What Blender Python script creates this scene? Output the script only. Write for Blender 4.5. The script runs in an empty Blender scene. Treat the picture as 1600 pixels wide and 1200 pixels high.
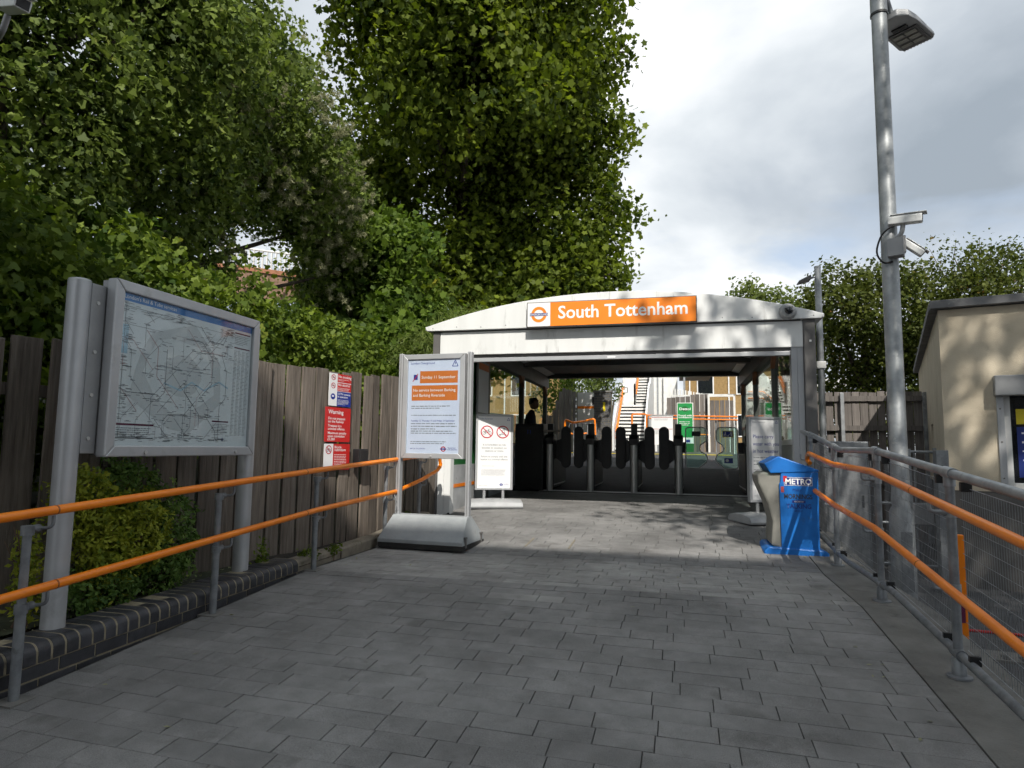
import bpy, math, random
import numpy as np
from mathutils import Vector, Matrix

# ------------------------------------------------------------------ camera, world, sun, exposure
SC = bpy.context.scene
COL = SC.collection
YAW, PITCH, ROLL, EYE = math.radians(14.5), math.radians(5.6), math.radians(0.75), 1.12
cam_d = bpy.data.cameras.new('camera'); cam = bpy.data.objects.new('camera', cam_d); COL.objects.link(cam)
cam_d.sensor_width = 36.0; cam_d.lens = 36.0 * 1010 / 1600; cam_d.clip_start = 0.05; cam_d.clip_end = 2000
_f = Vector((-math.sin(YAW) * math.cos(PITCH), math.cos(YAW) * math.cos(PITCH), math.sin(PITCH)))
_r = Vector((math.cos(YAW), math.sin(YAW), 0)); _u = _r.cross(_f)
_r2 = _r * math.cos(ROLL) + _u * math.sin(ROLL); _u2 = _u * math.cos(ROLL) - _r * math.sin(ROLL)
cam.matrix_world = Matrix(((_r2.x, _u2.x, -_f.x, 0), (_r2.y, _u2.y, -_f.y, 0), (_r2.z, _u2.z, -_f.z, EYE), (0, 0, 0, 1)))
SC.camera = cam

SUN_EL, SUN_AZ = math.radians(43), math.radians(19)          # azimuth to the right of straight behind the camera's path axis
SUN_DIR = Vector((math.sin(SUN_AZ) * math.cos(SUN_EL), -math.cos(SUN_AZ) * math.cos(SUN_EL), math.sin(SUN_EL)))
sun_d = bpy.data.lights.new('sun', 'SUN'); sun_d.energy = 3.4; sun_d.angle = math.radians(0.6); sun_d.color = (1, 0.95, 0.87)
sun = bpy.data.objects.new('sun', sun_d); COL.objects.link(sun)
sun.rotation_euler = (-SUN_DIR).to_track_quat('-Z', 'Y').to_euler()

W = bpy.data.worlds.new('World'); SC.world = W; W.use_nodes = True
wn, wl = W.node_tree.nodes, W.node_tree.links
wn.clear()
def wnode(t, **k):
    n = wn.new(t)
    for a, b in k.items(): setattr(n, a, b)
    return n
out = wnode('ShaderNodeOutputWorld'); bg = wnode('ShaderNodeBackground'); bg.inputs['Strength'].default_value = 0.1
sky = wnode('ShaderNodeTexSky', sky_type='NISHITA'); sky.sun_disc = False
sky.sun_elevation = SUN_EL; sky.sun_rotation = math.pi - SUN_AZ
tc = wnode('ShaderNodeTexCoord'); sep = wnode('ShaderNodeSeparateXYZ'); wl.new(tc.outputs['Generated'], sep.inputs[0])
zz = wnode('ShaderNodeMath', operation='MAXIMUM'); zz.inputs[1].default_value = 0.0; wl.new(sep.outputs['Z'], zz.inputs[0])
za = wnode('ShaderNodeMath', operation='ADD'); za.inputs[1].default_value = 0.22; wl.new(zz.outputs[0], za.inputs[0])
dx = wnode('ShaderNodeMath', operation='DIVIDE'); wl.new(sep.outputs['X'], dx.inputs[0]); wl.new(za.outputs[0], dx.inputs[1])
dy = wnode('ShaderNodeMath', operation='DIVIDE'); wl.new(sep.outputs['Y'], dy.inputs[0]); wl.new(za.outputs[0], dy.inputs[1])
comb = wnode('ShaderNodeCombineXYZ'); wl.new(dx.outputs[0], comb.inputs[0]); wl.new(dy.outputs[0], comb.inputs[1]); comb.inputs[2].default_value = 4.7
n1 = wnode('ShaderNodeTexNoise'); n1.inputs['Scale'].default_value = 1.15; n1.inputs['Detail'].default_value = 9; n1.inputs['Roughness'].default_value = 0.52; n1.inputs['Distortion'].default_value = 0.35
wl.new(comb.outputs[0], n1.inputs['Vector'])
mask = wnode('ShaderNodeValToRGB'); mask.color_ramp.elements[0].position = 0.27; mask.color_ramp.elements[1].position = 0.42
wl.new(n1.outputs['Fac'], mask.inputs[0])
n2 = wnode('ShaderNodeTexNoise'); n2.inputs['Scale'].default_value = 1.25; n2.inputs['Detail'].default_value = 8; n2.inputs['Roughness'].default_value = 0.5; n2.inputs['Distortion'].default_value = 0.25
off = wnode('ShaderNodeVectorMath', operation='ADD'); off.inputs[1].default_value = (2.2, 9.4, 4.0)
wl.new(comb.outputs[0], off.inputs[0]); wl.new(off.outputs[0], n2.inputs['Vector'])
cr = wnode('ShaderNodeValToRGB')
e = cr.color_ramp.elements
e[0].position = 0.28; e[0].color = (2.6, 3.0, 3.45, 1)
e[1].position = 0.68; e[1].color = (7.9, 8.0, 8.1, 1)
m_ = cr.color_ramp.elements.new(0.44); m_.color = (3.9, 4.3, 4.75, 1); m2_ = cr.color_ramp.elements.new(0.55); m2_.color = (5.5, 5.85, 6.15, 1)
wl.new(n2.outputs['Fac'], cr.inputs[0])
thin = wnode('ShaderNodeMixRGB'); thin.inputs[0].default_value = 0.45; thin.inputs[2].default_value = (5.3, 5.9, 6.7, 1); wl.new(sky.outputs[0], thin.inputs[1])
mx = wnode('ShaderNodeMixRGB'); wl.new(mask.outputs[0], mx.inputs[0]); wl.new(thin.outputs[0], mx.inputs[1]); wl.new(cr.outputs[0], mx.inputs[2])
wl.new(mx.outputs[0], bg.inputs['Color']); wl.new(bg.outputs[0], out.inputs[0])

vs = SC.view_settings
vs.view_transform = 'Standard'; vs.look = 'None'; vs.exposure = 0.58; vs.gamma = 1.0
SC.cycles.use_light_tree = False; SC.cycles.max_bounces = 4; SC.cycles.diffuse_bounces = 2; SC.cycles.glossy_bounces = 3; SC.cycles.transmission_bounces = 3; SC.cycles.transparent_max_bounces = 8
SC.cycles.use_adaptive_sampling = True; SC.cycles.adaptive_threshold = 0.022; SC.cycles.adaptive_min_samples = 8
RND = random.Random(11); NR = np.random.default_rng(5)

# ------------------------------------------------------------------ materials
MATS = {}
def nodes_of(name):
    m = bpy.data.materials.new(name); m.use_nodes = True
    return m, m.node_tree.nodes, m.node_tree.links, m.node_tree.nodes['Principled BSDF']
def mat(name, c1, c2=None, rough=0.6, metal=0.0, scale=6.0, stretch=(1, 1, 1), bump=0.0, bscale=40.0, per=0.0, detail=6, spec=0.5, lo=0.35, hi=0.65, c3=None, s3=2.0, t3=0.6, grain=0.0):
    """base colour c1..c2 by noise in object space, per-object brightness change, optional stains c3, fine bump"""
    if name in MATS: return MATS[name]
    m, N, L, b = nodes_of(name)
    b.inputs['Roughness'].default_value = rough; b.inputs['Metallic'].default_value = metal
    b.inputs['Specular IOR Level'].default_value = spec
    c2 = c2 or c1
    tc = N.new('ShaderNodeTexCoord'); oi = N.new('ShaderNodeObjectInfo'); at = N.new('ShaderNodeAttribute'); at.attribute_name = 'rnd'
    rsum = N.new('ShaderNodeMath'); rsum.operation = 'ADD'; L.new(oi.outputs['Random'], rsum.inputs[0]); L.new(at.outputs['Fac'], rsum.inputs[1])
    rfr = N.new('ShaderNodeMath'); rfr.operation = 'FRACT'; L.new(rsum.outputs[0], rfr.inputs[0])
    rm = N.new('ShaderNodeMath'); rm.operation = 'MULTIPLY'; rm.inputs[1].default_value = 37.0 if per > 0 else 0.0; L.new(rfr.outputs[0], rm.inputs[0])
    mp = N.new('ShaderNodeMapping'); mp.inputs['Scale'].default_value = stretch; L.new(tc.outputs['Object'], mp.inputs['Vector'])
    ad = N.new('ShaderNodeVectorMath'); ad.operation = 'ADD'; L.new(mp.outputs[0], ad.inputs[0]); L.new(rm.outputs[0], ad.inputs[1])
    nz = N.new('ShaderNodeTexNoise'); nz.inputs['Scale'].default_value = scale; nz.inputs['Detail'].default_value = detail; nz.inputs['Roughness'].default_value = 0.6
    L.new(ad.outputs[0], nz.inputs['Vector'])
    rp = N.new('ShaderNodeMapRange'); rp.inputs['From Min'].default_value = lo; rp.inputs['From Max'].default_value = hi; L.new(nz.outputs['Fac'], rp.inputs[0])
    mx = N.new('ShaderNodeMixRGB'); mx.inputs[1].default_value = (*c1, 1); mx.inputs[2].default_value = (*c2, 1); L.new(rp.outputs[0], mx.inputs[0])
    last = mx.outputs[0]
    if c3 is not None:
        n3 = N.new('ShaderNodeTexNoise'); n3.inputs['Scale'].default_value = s3; n3.inputs['Detail'].default_value = 8; n3.inputs['Roughness'].default_value = 0.65
        L.new(ad.outputs[0], n3.inputs['Vector'])
        r3 = N.new('ShaderNodeMapRange'); r3.inputs['From Min'].default_value = t3; r3.inputs['From Max'].default_value = t3 + 0.12; L.new(n3.outputs['Fac'], r3.inputs[0])
        m3 = N.new('ShaderNodeMixRGB'); m3.inputs[2].default_value = (*c3, 1); L.new(last, m3.inputs[1]); L.new(r3.outputs[0], m3.inputs[0]); last = m3.outputs[0]
    if grain > 0:
        # fine stone grain plus sparse pale specks
        gn = N.new('ShaderNodeTexNoise'); gn.inputs['Scale'].default_value = 330; gn.inputs['Detail'].default_value = 2; L.new(ad.outputs[0], gn.inputs['Vector'])
        gm = N.new('ShaderNodeMapRange'); gm.inputs['From Min'].default_value = .3; gm.inputs['From Max'].default_value = .7; gm.inputs['To Min'].default_value = 1 - grain; gm.inputs['To Max'].default_value = 1 + grain; L.new(gn.outputs['Fac'], gm.inputs[0])
        gh = N.new('ShaderNodeHueSaturation'); L.new(gm.outputs[0], gh.inputs['Value']); L.new(last, gh.inputs['Color'])
        # broad dirt tracks that run across many blocks
        geo = N.new('ShaderNodeNewGeometry'); dn = N.new('ShaderNodeTexNoise'); dn.inputs['Scale'].default_value = 1.1; dn.inputs['Detail'].default_value = 7; dn.inputs['Roughness'].default_value = .62; L.new(geo.outputs['Position'], dn.inputs['Vector'])
        dr_ = N.new('ShaderNodeMapRange'); dr_.inputs['From Min'].default_value = .36; dr_.inputs['From Max'].default_value = .64; dr_.inputs['To Min'].default_value = .72; dr_.inputs['To Max'].default_value = 1.2; L.new(dn.outputs['Fac'], dr_.inputs[0])
        gh2 = N.new('ShaderNodeHueSaturation'); L.new(dr_.outputs[0], gh2.inputs['Value']); L.new(gh.outputs[0], gh2.inputs['Color']); gh = gh2
        vo = N.new('ShaderNodeTexVoronoi'); vo.inputs['Scale'].default_value = 6.5; vo.inputs['Randomness'].default_value = 1.0; L.new(ad.outputs[0], vo.inputs['Vector'])
        vr = N.new('ShaderNodeMapRange'); vr.inputs['From Min'].default_value = .022; vr.inputs['From Max'].default_value = .036; vr.inputs['To Min'].default_value = .75; vr.inputs['To Max'].default_value = 0; L.new(vo.outputs['Distance'], vr.inputs[0])
        vm = N.new('ShaderNodeMixRGB'); vm.inputs[2].default_value = (.06, .058, .055, 1) ; L.new(vr.outputs[0], vm.inputs[0]); L.new(gh.outputs[0], vm.inputs[1]); last = vm.outputs[0]
    if per > 0:
        pr = N.new('ShaderNodeMapRange'); pr.inputs['To Min'].default_value = 1 - per; pr.inputs['To Max'].default_value = 1 + per; L.new(rfr.outputs[0], pr.inputs[0])
        hv = N.new('ShaderNodeHueSaturation'); L.new(pr.outputs[0], hv.inputs['Value']); L.new(last, hv.inputs['Color']); last = hv.outputs[0]
    L.new(last, b.inputs['Base Color'])
    if bump > 0:
        nb = N.new('ShaderNodeTexNoise'); nb.inputs['Scale'].default_value = bscale; nb.inputs['Detail'].default_value = 5; L.new(ad.outputs[0], nb.inputs['Vector'])
        bp = N.new('ShaderNodeBump'); bp.inputs['Strength'].default_value = bump; bp.inputs['Distance'].default_value = 0.01; L.new(nb.outputs['Fac'], bp.inputs['Height']); L.new(bp.outputs[0], b.inputs['Normal'])
    MATS[name] = m
    return m
def leafmat(name, dark, light, accent=None, acc=0.06, trans=0.35, rough=0.55):
    if name in MATS: return MATS[name]
    m, N, L, b = nodes_of(name)
    at = N.new('ShaderNodeAttribute'); at.attribute_name = 'rnd'
    cr = N.new('ShaderNodeValToRGB'); E = cr.color_ramp.elements
    E[0].position = 0; E[0].color = (*dark, 1); E[1].position = 0.9 if accent else 1.0; E[1].color = (*light, 1)
    if accent:
        a = E.new(1 - acc); a.color = (*light, 1); a2 = E.new(1.0); a2.color = (*accent, 1)
    L.new(at.outputs['Fac'], cr.inputs[0]); L.new(cr.outputs[0], b.inputs['Base Color'])
    b.inputs['Roughness'].default_value = rough; b.inputs['Specular IOR Level'].default_value = 0.18
    tr = N.new('ShaderNodeBsdfTranslucent'); hs = N.new('ShaderNodeHueSaturation'); hs.inputs['Value'].default_value = 1.5; hs.inputs['Saturation'].default_value = 1.1
    L.new(cr.outputs[0], hs.inputs['Color']); L.new(hs.outputs[0], tr.inputs['Color'])
    ms = N.new('ShaderNodeMixShader'); ms.inputs[0].default_value = trans; L.new(b.outputs[0], ms.inputs[1]); L.new(tr.outputs[0], ms.inputs[2])
    L.new(ms.outputs[0], N['Material Output'].inputs['Surface'])
    MATS[name] = m
    return m
def glassmat(name, tint=(0.9, 0.95, 0.93), refl=1.0, rough=0.02):
    if name in MATS: return MATS[name]
    m, N, L, b = nodes_of(name)
    N.remove(b)
    t = N.new('ShaderNodeBsdfTransparent'); t.inputs[0].default_value = (*tint, 1)
    g = N.new('ShaderNodeBsdfGlossy'); g.inputs['Roughness'].default_value = rough
    fr = N.new('ShaderNodeLayerWeight'); fr.inputs['Blend'].default_value = 0.5
    pw_ = N.new('ShaderNodeMath'); pw_.operation = 'POWER'; pw_.inputs[1].default_value = 5.0; L.new(fr.outputs['Facing'], pw_.inputs[0])
    mu = N.new('ShaderNodeMath'); mu.operation = 'MULTIPLY_ADD'; mu.inputs[1].default_value = 0.48; mu.inputs[2].default_value = 0.02 * refl; L.new(pw_.outputs[0], mu.inputs[0])
    ms = N.new('ShaderNodeMixShader'); L.new(mu.outputs[0], ms.inputs[0]); L.new(t.outputs[0], ms.inputs[1]); L.new(g.outputs[0], ms.inputs[2])
    L.new(ms.outputs[0], N['Material Output'].inputs['Surface'])
    MATS[name] = m
    return m
def emit(name, c, s):
    m, N, L, b = nodes_of(name); b.inputs['Base Color'].default_value = (*c, 1); b.inputs['Emission Color'].default_value = (*c, 1); b.inputs['Emission Strength'].default_value = s
    return m

M = dict(
    asphalt=mat('asphalt', (.05, .05, .052), (.085, .085, .088), .9, scale=3, bump=.5, bscale=160),
    joint=mat('paving joint sand', (.035, .034, .031), (.075, .072, .066), .95, scale=8, bump=.4, bscale=200),
    paver=mat('charcoal paver', (.182, .179, .174), (.228, .224, .218), .82, scale=7, bump=.6, bscale=190, per=.05, c3=(.142, .138, .132), s3=3.0, t3=.57, grain=.35),
    paver_pale=mat('pale paver', (.25, .245, .235), (.315, .31, .295), .85, scale=7, bump=.6, bscale=260, per=.08, c3=(.18, .175, .165), s3=3, t3=.57, grain=.3),  # paler tone for the landing band
    paver_rust=mat('rust stained paver', (.20, .18, .155), (.26, .235, .2), .85, scale=6, bump=.5, bscale=240, per=.1, c3=(.17, .10, .05), s3=5, t3=.5, grain=.3),
    concrete=mat('concrete', (.13, .125, .115), (.2, .195, .18), .9, scale=4, bump=.45, bscale=90, c3=(.08, .078, .07), s3=3.0, t3=.56),
    stone=mat('weathered kerb stone', (.16, .14, .11), (.25, .22, .17), .9, scale=7, bump=.5, bscale=70, c3=(.07, .08, .04), s3=5, t3=.58),
    blue_brick=mat('blue engineering brick', (.022, .023, .028), (.045, .046, .053), .5, scale=12, bump=.25, bscale=90, per=.25, c3=(.07, .068, .065), s3=9, t3=.66),
    mortar=mat('buff mortar', (.2, .17, .11), (.3, .26, .18), .95, scale=20, bump=.4, bscale=150, c3=(.1, .095, .085), s3=8, t3=.55),
    soil=mat('dark soil with litter', (.012, .010, .008), (.035, .028, .02), .95, scale=25, bump=.8, bscale=60, c3=(.16, .12, .06), s3=45, t3=.64),
    orange=mat('orange handrail paint', (.92, .245, .006), (.82, .20, .005), .36, scale=7, c3=(.42, .12, .02), s3=13, t3=.64, bump=.05, bscale=60),
    orange_worn=mat('worn orange joint', (.36, .10, .015), (.25, .09, .03), .6, scale=30),
    galv=mat('galvanised steel', (.25, .265, .28), (.37, .385, .395), .48, .55, scale=11, bump=.08, bscale=80, c3=(.2, .205, .21), s3=6, t3=.58),
    galv_dark=mat('dull galvanised tube', (.17, .18, .195), (.26, .275, .285), .55, .45, scale=14, bump=.1, bscale=80, c3=(.13, .13, .13), s3=9, t3=.6),
    wire=mat('mesh wire', (.2, .21, .22), (.3, .31, .32), .5, .6, scale=20),
    alu=mat('silver painted aluminium', (.40, .41, .425), (.46, .47, .48), .42, .35, scale=3, bump=.02, bscale=200, c3=(.34, .345, .35), s3=3, t3=.6),
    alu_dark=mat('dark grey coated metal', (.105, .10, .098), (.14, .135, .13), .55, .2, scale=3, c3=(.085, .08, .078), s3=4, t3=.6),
    alu_mid=mat('mid grey metal', (.27, .275, .28), (.33, .335, .34), .5, .3, scale=4),
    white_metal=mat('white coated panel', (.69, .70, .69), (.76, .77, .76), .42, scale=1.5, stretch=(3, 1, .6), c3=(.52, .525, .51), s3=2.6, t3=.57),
    white_paint=mat('white paint', (.66, .66, .64), (.78, .78, .76), .5, scale=4),
    steel=mat('brushed stainless steel', (.52, .52, .51), (.62, .62, .61), .38, .5, scale=8, stretch=(1, 1, .1)),
    black=mat('black plastic', (.008, .008, .009), (.014, .014, .015), .5, scale=8),
    black_metal=mat('black painted steel', (.012, .012, .013), (.022, .022, .023), .55, scale=6),
    rubber=mat('black rubber', (.012, .012, .012), (.03, .028, .026), .85, scale=12, bump=.3),
    base_grey=mat('grey painted ballast base', (.27, .29, .30), (.33, .35, .36), .75, scale=5, bump=.15, bscale=50, c3=(.25, .25, .245), s3=5, t3=.60),
    plastic_grey=mat('grey moulded plastic', (.33, .34, .35), (.42, .43, .44), .55, scale=5, c3=(.22, .22, .22), s3=5, t3=.62),
    putty=mat('putty plastic', (.21, .205, .18), (.26, .255, .225), .6, scale=5, c3=(.13, .125, .11), s3=4, t3=.6),
    blue=mat('bright blue plastic', (.006, .135, .48), (.008, .16, .54), .45, scale=4, c3=(.03, .12, .34), s3=7, t3=.58, bump=.06, bscale=20),
    navy=mat('navy print', (.012, .03, .2), rough=.5),
    tflblue=mat('sign blue', (.01, .03, .26), rough=.45),
    skyblue=mat('header blue', (.012, .17, .5), rough=.45),
    red=mat('sign red', (.55, .012, .012), (.5, .015, .012), .45, scale=6),
    redline=mat('prohibition red', (.5, .012, .03), rough=.5),
    signorange=mat('sign orange', (.9, .24, .008), (.88, .22, .006), .4, scale=2),
    posterorange=mat('poster orange', (.62, .17, .03), rough=.5),
    paper=mat('poster paper', (.60, .64, .80), (.66, .70, .85), .55, scale=3),
    paper_white=mat('white paper', (.76, .76, .76), (.8, .8, .8), .55, scale=3),
    map_paper=mat('map paper', (.70, .73, .75), (.76, .79, .81), .55, scale=3, c3=(.65, .68, .70), s3=3, t3=.56),
    zone_a=mat('map zone grey', (.60, .62, .635), rough=.6), zone_b=mat('map zone pale', (.70, .73, .745), rough=.6), river=mat('map river blue', (.42, .6, .72), rough=.6),
    ink=mat('dark ink', (.03, .03, .035), rough=.6), ink_grey=mat('grey ink', (.2, .21, .23), rough=.6), ink_blue=mat('blue ink', (.02, .04, .28), rough=.6), ink_red=mat('dull red ink', (.4, .06, .06), rough=.6), maroon=mat('maroon ink', (.12, .01, .05), rough=.6),
    white_ink=mat('white lettering', (.82, .82, .82), rough=.5),
    yellow=mat('yellow paint', (.75, .6, .02), rough=.5), green=mat('sign green', (.01, .24, .055), (.012, .27, .065), .45, scale=3),
    green_dark=mat('dark green panel', (.01, .10, .02), (.015, .13, .03), .5, scale=3),
    render_cream=mat('cream render', (.55, .475, .355), (.61, .535, .41), .9, scale=2.5, bump=.45, bscale=110, c3=(.46, .39, .285), s3=1.6, t3=.55),
    plinth=mat('grey painted plinth', (.10, .095, .09), (.13, .125, .118), .85, scale=4, bump=.3, bscale=80),
    roofedge=mat('lead grey roof edge', (.12, .12, .125), (.2, .2, .2), .75, scale=5, c3=(.32, .33, .31), s3=6, t3=.62),
    yellow_brick=mat('stock brick far wall', (.24, .155, .06), (.33, .215, .09), .9, scale=7, bump=.3, bscale=40),
    brown_brick=mat('brown brick wall', (.17, .10, .07), (.27, .17, .12), .9, scale=9, bump=.3, bscale=40),
    grey_brick=mat('dark grey brick', (.075, .075, .078), (.12, .12, .122), .85, scale=9, per=.2, bump=.2),
    skin=mat('skin', (.16, .085, .05), (.19, .1, .06), .55, scale=8), cloth=mat('navy uniform cloth', (.008, .009, .016), (.014, .015, .025), .9, scale=20), hair=mat('black hair', (.006, .005, .005), rough=.6),
    bark=mat('bark', (.045, .035, .025), (.10, .08, .06), .95, scale=7, stretch=(1, 1, .25), bump=.9, bscale=25),
    twig=mat('brown twigs', (.08, .05, .035), (.14, .09, .06), .9, scale=6),
    glass=glassmat('window glass', (.86, .92, .89), 1.0), glass_gate=glassmat('greenish gate glass', (.72, .86, .82), .9), glass_map=glassmat('map cover glass', (.93, .95, .95), 1.6, .03),
    darkglass=mat('dark window glass', (.01, .012, .015), rough=.08, spec=.8),
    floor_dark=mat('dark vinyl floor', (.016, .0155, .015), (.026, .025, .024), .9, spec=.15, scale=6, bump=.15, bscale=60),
    earth=mat('overgrown bank earth', (.02, .025, .012), (.05, .055, .025), .95, scale=5, bump=.6, bscale=20),
    terracotta=mat('rust brown panel', (.28, .12, .06), (.34, .15, .08), .7, scale=6),
)
def woodmat(name, c1, c2, c3, per=.22):
    return mat(name, c1, c2, .88, scale=5, stretch=(7, 7, .45), bump=.7, bscale=16, per=per, detail=9, c3=c3, s3=2.4, t3=.6, lo=.3, hi=.7)
M['wood'] = woodmat('weathered fence timber', (.070, .056, .044), (.200, .168, .138), (.045, .036, .029), .26)
M['wood_grey'] = woodmat('silvered fence timber', (.16, .14, .125), (.27, .245, .22), (.11, .095, .085), .15)
M['wood_dark'] = woodmat('dark fence timber', (.10, .088, .08), (.19, .17, .155), (.065, .055, .05), .2)
M['galv_lamp'] = mat('mottled galvanised column', (.24, .255, .265), (.36, .375, .38), .5, .45, scale=7, bump=.1, bscale=60, c3=(.42, .43, .43), s3=10, t3=.6)

# ------------------------------------------------------------------ mesh helpers
class MB:
    def __init__(s): s.v = []; s.f = []; s.r = []
    def add(s, verts, faces, rnd=None):
        o = len(s.v); s.v += [tuple(p) for p in verts]; s.f += [tuple(i + o for i in f) for f in faces]
        s.r += [0.0 if rnd is None else rnd] * len(verts)
        return s
    def box(s, x0, x1, y0, y1, z0, z1, rnd=None, mx=None):
        P = [(x0, y0, z0), (x1, y0, z0), (x1, y1, z0), (x0, y1, z0), (x0, y0, z1), (x1, y0, z1), (x1, y1, z1), (x0, y1, z1)]
        if mx is not None: P = [mx @ Vector(p) for p in P]
        return s.add(P, [(0, 3, 2, 1), (4, 5, 6, 7), (0, 1, 5, 4), (1, 2, 6, 5), (2, 3, 7, 6), (3, 0, 4, 7)], rnd)
    def prism(s, poly, a, b, axis='y'):
        """polygon (counter clockwise seen from -axis side not required) extruded from a to b along axis; poly in the other two axes"""
        n = len(poly)
        def P(u, w, t): return {'y': (u, t, w), 'x': (t, u, w), 'z': (u, w, t)}[axis]
        V = [P(u, w, a) for u, w in poly] + [P(u, w, b) for u, w in poly]
        return s.add(V, [tuple(range(n)), tuple(range(2 * n - 1, n - 1, -1))] + [(i, i + n, (i + 1) % n + n, (i + 1) % n) for i in range(n)])
    def tube(s, pts, r, seg=12, caps=True):
        pts = [Vector(p) for p in pts]; n = len(pts)
        rad = r if isinstance(r, (list, tuple)) else [r] * n
        rings = []; prev = None
        for i, p in enumerate(pts):
            d = (pts[min(i + 1, n - 1)] - pts[max(i - 1, 0)]).normalized()
            if prev is None:
                a = Vector((0, 0, 1)) if abs(d.z) < .9 else Vector((1, 0, 0))
                e1 = d.cross(a).normalized()
            else:
                e1 = (prev - d * prev.dot(d)).normalized()
            prev = e1; e2 = d.cross(e1)
            rings.append([p + (e1 * math.cos(t) + e2 * math.sin(t)) * rad[i] for t in [2 * math.pi * k / seg for k in range(seg)]])
        V = [q for R_ in rings for q in R_]
        F = [(i * seg + k, i * seg + (k + 1) % seg, (i + 1) * seg + (k + 1) % seg, (i + 1) * seg + k) for i in range(n - 1) for k in range(seg)]
        if caps: F += [tuple(range(seg - 1, -1, -1)), tuple(range((n - 1) * seg, n * seg))]
        return s.add(V, F)
    def lathe(s, prof, c=(0, 0, 0), seg=20, axis='z'):
        n = len(prof); V = []
        for r, h in prof:
            for k in range(seg):
                t = 2 * math.pi * k / seg; a, b = r * math.cos(t), r * math.sin(t)
                p = {'z': (a, b, h), 'y': (a, h, b), 'x': (h, a, b)}[axis]
                V.append((p[0] + c[0], p[1] + c[1], p[2] + c[2]))
        F = [(i * seg + k, i * seg + (k + 1) % seg, (i + 1) * seg + (k + 1) % seg, (i + 1) * seg + k) for i in range(n - 1) for k in range(seg)]
        F += [tuple(range(seg - 1, -1, -1)), tuple(range((n - 1) * seg, n * seg))]
        return s.add(V, F)
    def mesh(s, name='mesh', smooth=None, fix=True):
        me = bpy.data.meshes.new(name); me.from_pydata(s.v, [], s.f)
        if any(s.r):
            a = me.attributes.new('rnd', 'FLOAT', 'POINT'); a.data.foreach_set('value', s.r)
        if fix:
            import bmesh
            bm = bmesh.new(); bm.from_mesh(me); bmesh.ops.recalc_face_normals(bm, faces=bm.faces); bm.to_mesh(me); bm.free()
        if smooth is not None:
            me.polygons.foreach_set('use_smooth', [True] * len(me.polygons)); me.set_sharp_from_angle(angle=math.radians(smooth))
        return me
    def build(s, name, m, parent=None, smooth=None, bevel=0.0, loc=None, rot=None):
        me = s.mesh(name, smooth); return link(name, me, m, parent, bevel, loc, rot)
def link(name, me, m, parent=None, bevel=0.0, loc=None, rot=None):
    o = bpy.data.objects.new(name, me); COL.objects.link(o)
    if m is not None:
        if not me.materials: me.materials.append(M[m] if isinstance(m, str) else m)
    if parent is not None: o.parent = parent
    if loc is not None: o.location = loc
    if rot is not None: o.rotation_euler = rot
    if bevel > 0:
        b = o.modifiers.new('edge', 'BEVEL'); b.width = bevel; b.segments = 2; b.limit_method = 'ANGLE'; b.angle_limit = math.radians(40)
    return o
def tag(o, label, cat, group=None, kind=None):
    if label: o['label'] = label
    if cat: o['category'] = cat
    if group: o['group'] = group
    if kind: o['kind'] = kind
    return o
def thing(name, label, cat, loc=(0, 0, 0), rz=0.0, group=None):
    o = bpy.data.objects.new(name, None); COL.objects.link(o); o.location = loc; o.rotation_euler = (0, 0, rz); o.empty_display_size = .1
    return tag(o, label, cat, group)
def struct(name, mb, m, smooth=None):
    return tag(mb.build(name, m, None, smooth), None, None, None, 'structure')
def box(name, m, parent, x0, x1, y0, y1, z0, z1, bevel=0.0):
    return MB().box(x0, x1, y0, y1, z0, z1).build(name, m, parent, None, bevel)
def copy_tree(o, parent=None):
    c = o.copy(); COL.objects.link(c); c.parent = parent
    for ch in list(o.children): copy_tree(ch, c)
    return c
def text(name, s, size, x, z, y, m, parent, align='LEFT', bold=0.0, sx=1.0, space=1.0, line=1.0):
    """flat lettering standing in the XZ plane of its parent, facing -Y"""
    cu = bpy.data.curves.new('t', 'FONT'); cu.body = s; cu.size = size; cu.align_x = align; cu.offset = bold * size; cu.space_character = space; cu.space_line = line; cu.resolution_u = 3; cu.fill_mode = 'FRONT'
    ob = bpy.data.objects.new('t', cu); COL.objects.link(ob)
    me = bpy.data.meshes.new_from_object(ob); COL.objects.unlink(ob); bpy.data.objects.remove(ob); bpy.data.curves.remove(cu)
    n = len(me.vertices); co = np.zeros(n * 3, np.float32); me.vertices.foreach_get('co', co); co = co.reshape(-1, 3)
    new = np.stack([co[:, 0] * sx, -co[:, 2], co[:, 1]], 1); me.vertices.foreach_set('co', new.ravel()); me.update()
    me.materials.clear()
    return link(name, me, m, parent, 0, (x, y, z))
def rects(name, m, parent, L, y, t=0.0008):
    """thin printed rectangles (x0,x1,z0,z1) on a sign facing -Y"""
    b = MB()
    for x0, x1, z0, z1 in L: b.add([(x0, y, z0), (x1, y, z0), (x1, y, z1), (x0, y, z1)], [(0, 1, 2, 3)])
    o = link(name, b.mesh(name, fix=False), m, parent)
    if len(L) > 1: o['kind'] = 'stuff'
    return o
def ring(r0, r1, cx, cz, y, seg=32):
    V = []; F = []
    for k in range(seg):
        t = 2 * math.pi * k / seg; V += [(cx + r0 * math.cos(t), y, cz + r0 * math.sin(t)), (cx + r1 * math.cos(t), y, cz + r1 * math.sin(t))]
    for k in range(seg):
        a, b = 2 * k, 2 * ((k + 1) % seg); F.append((a, a + 1, b + 1, b))
    return V, F
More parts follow.
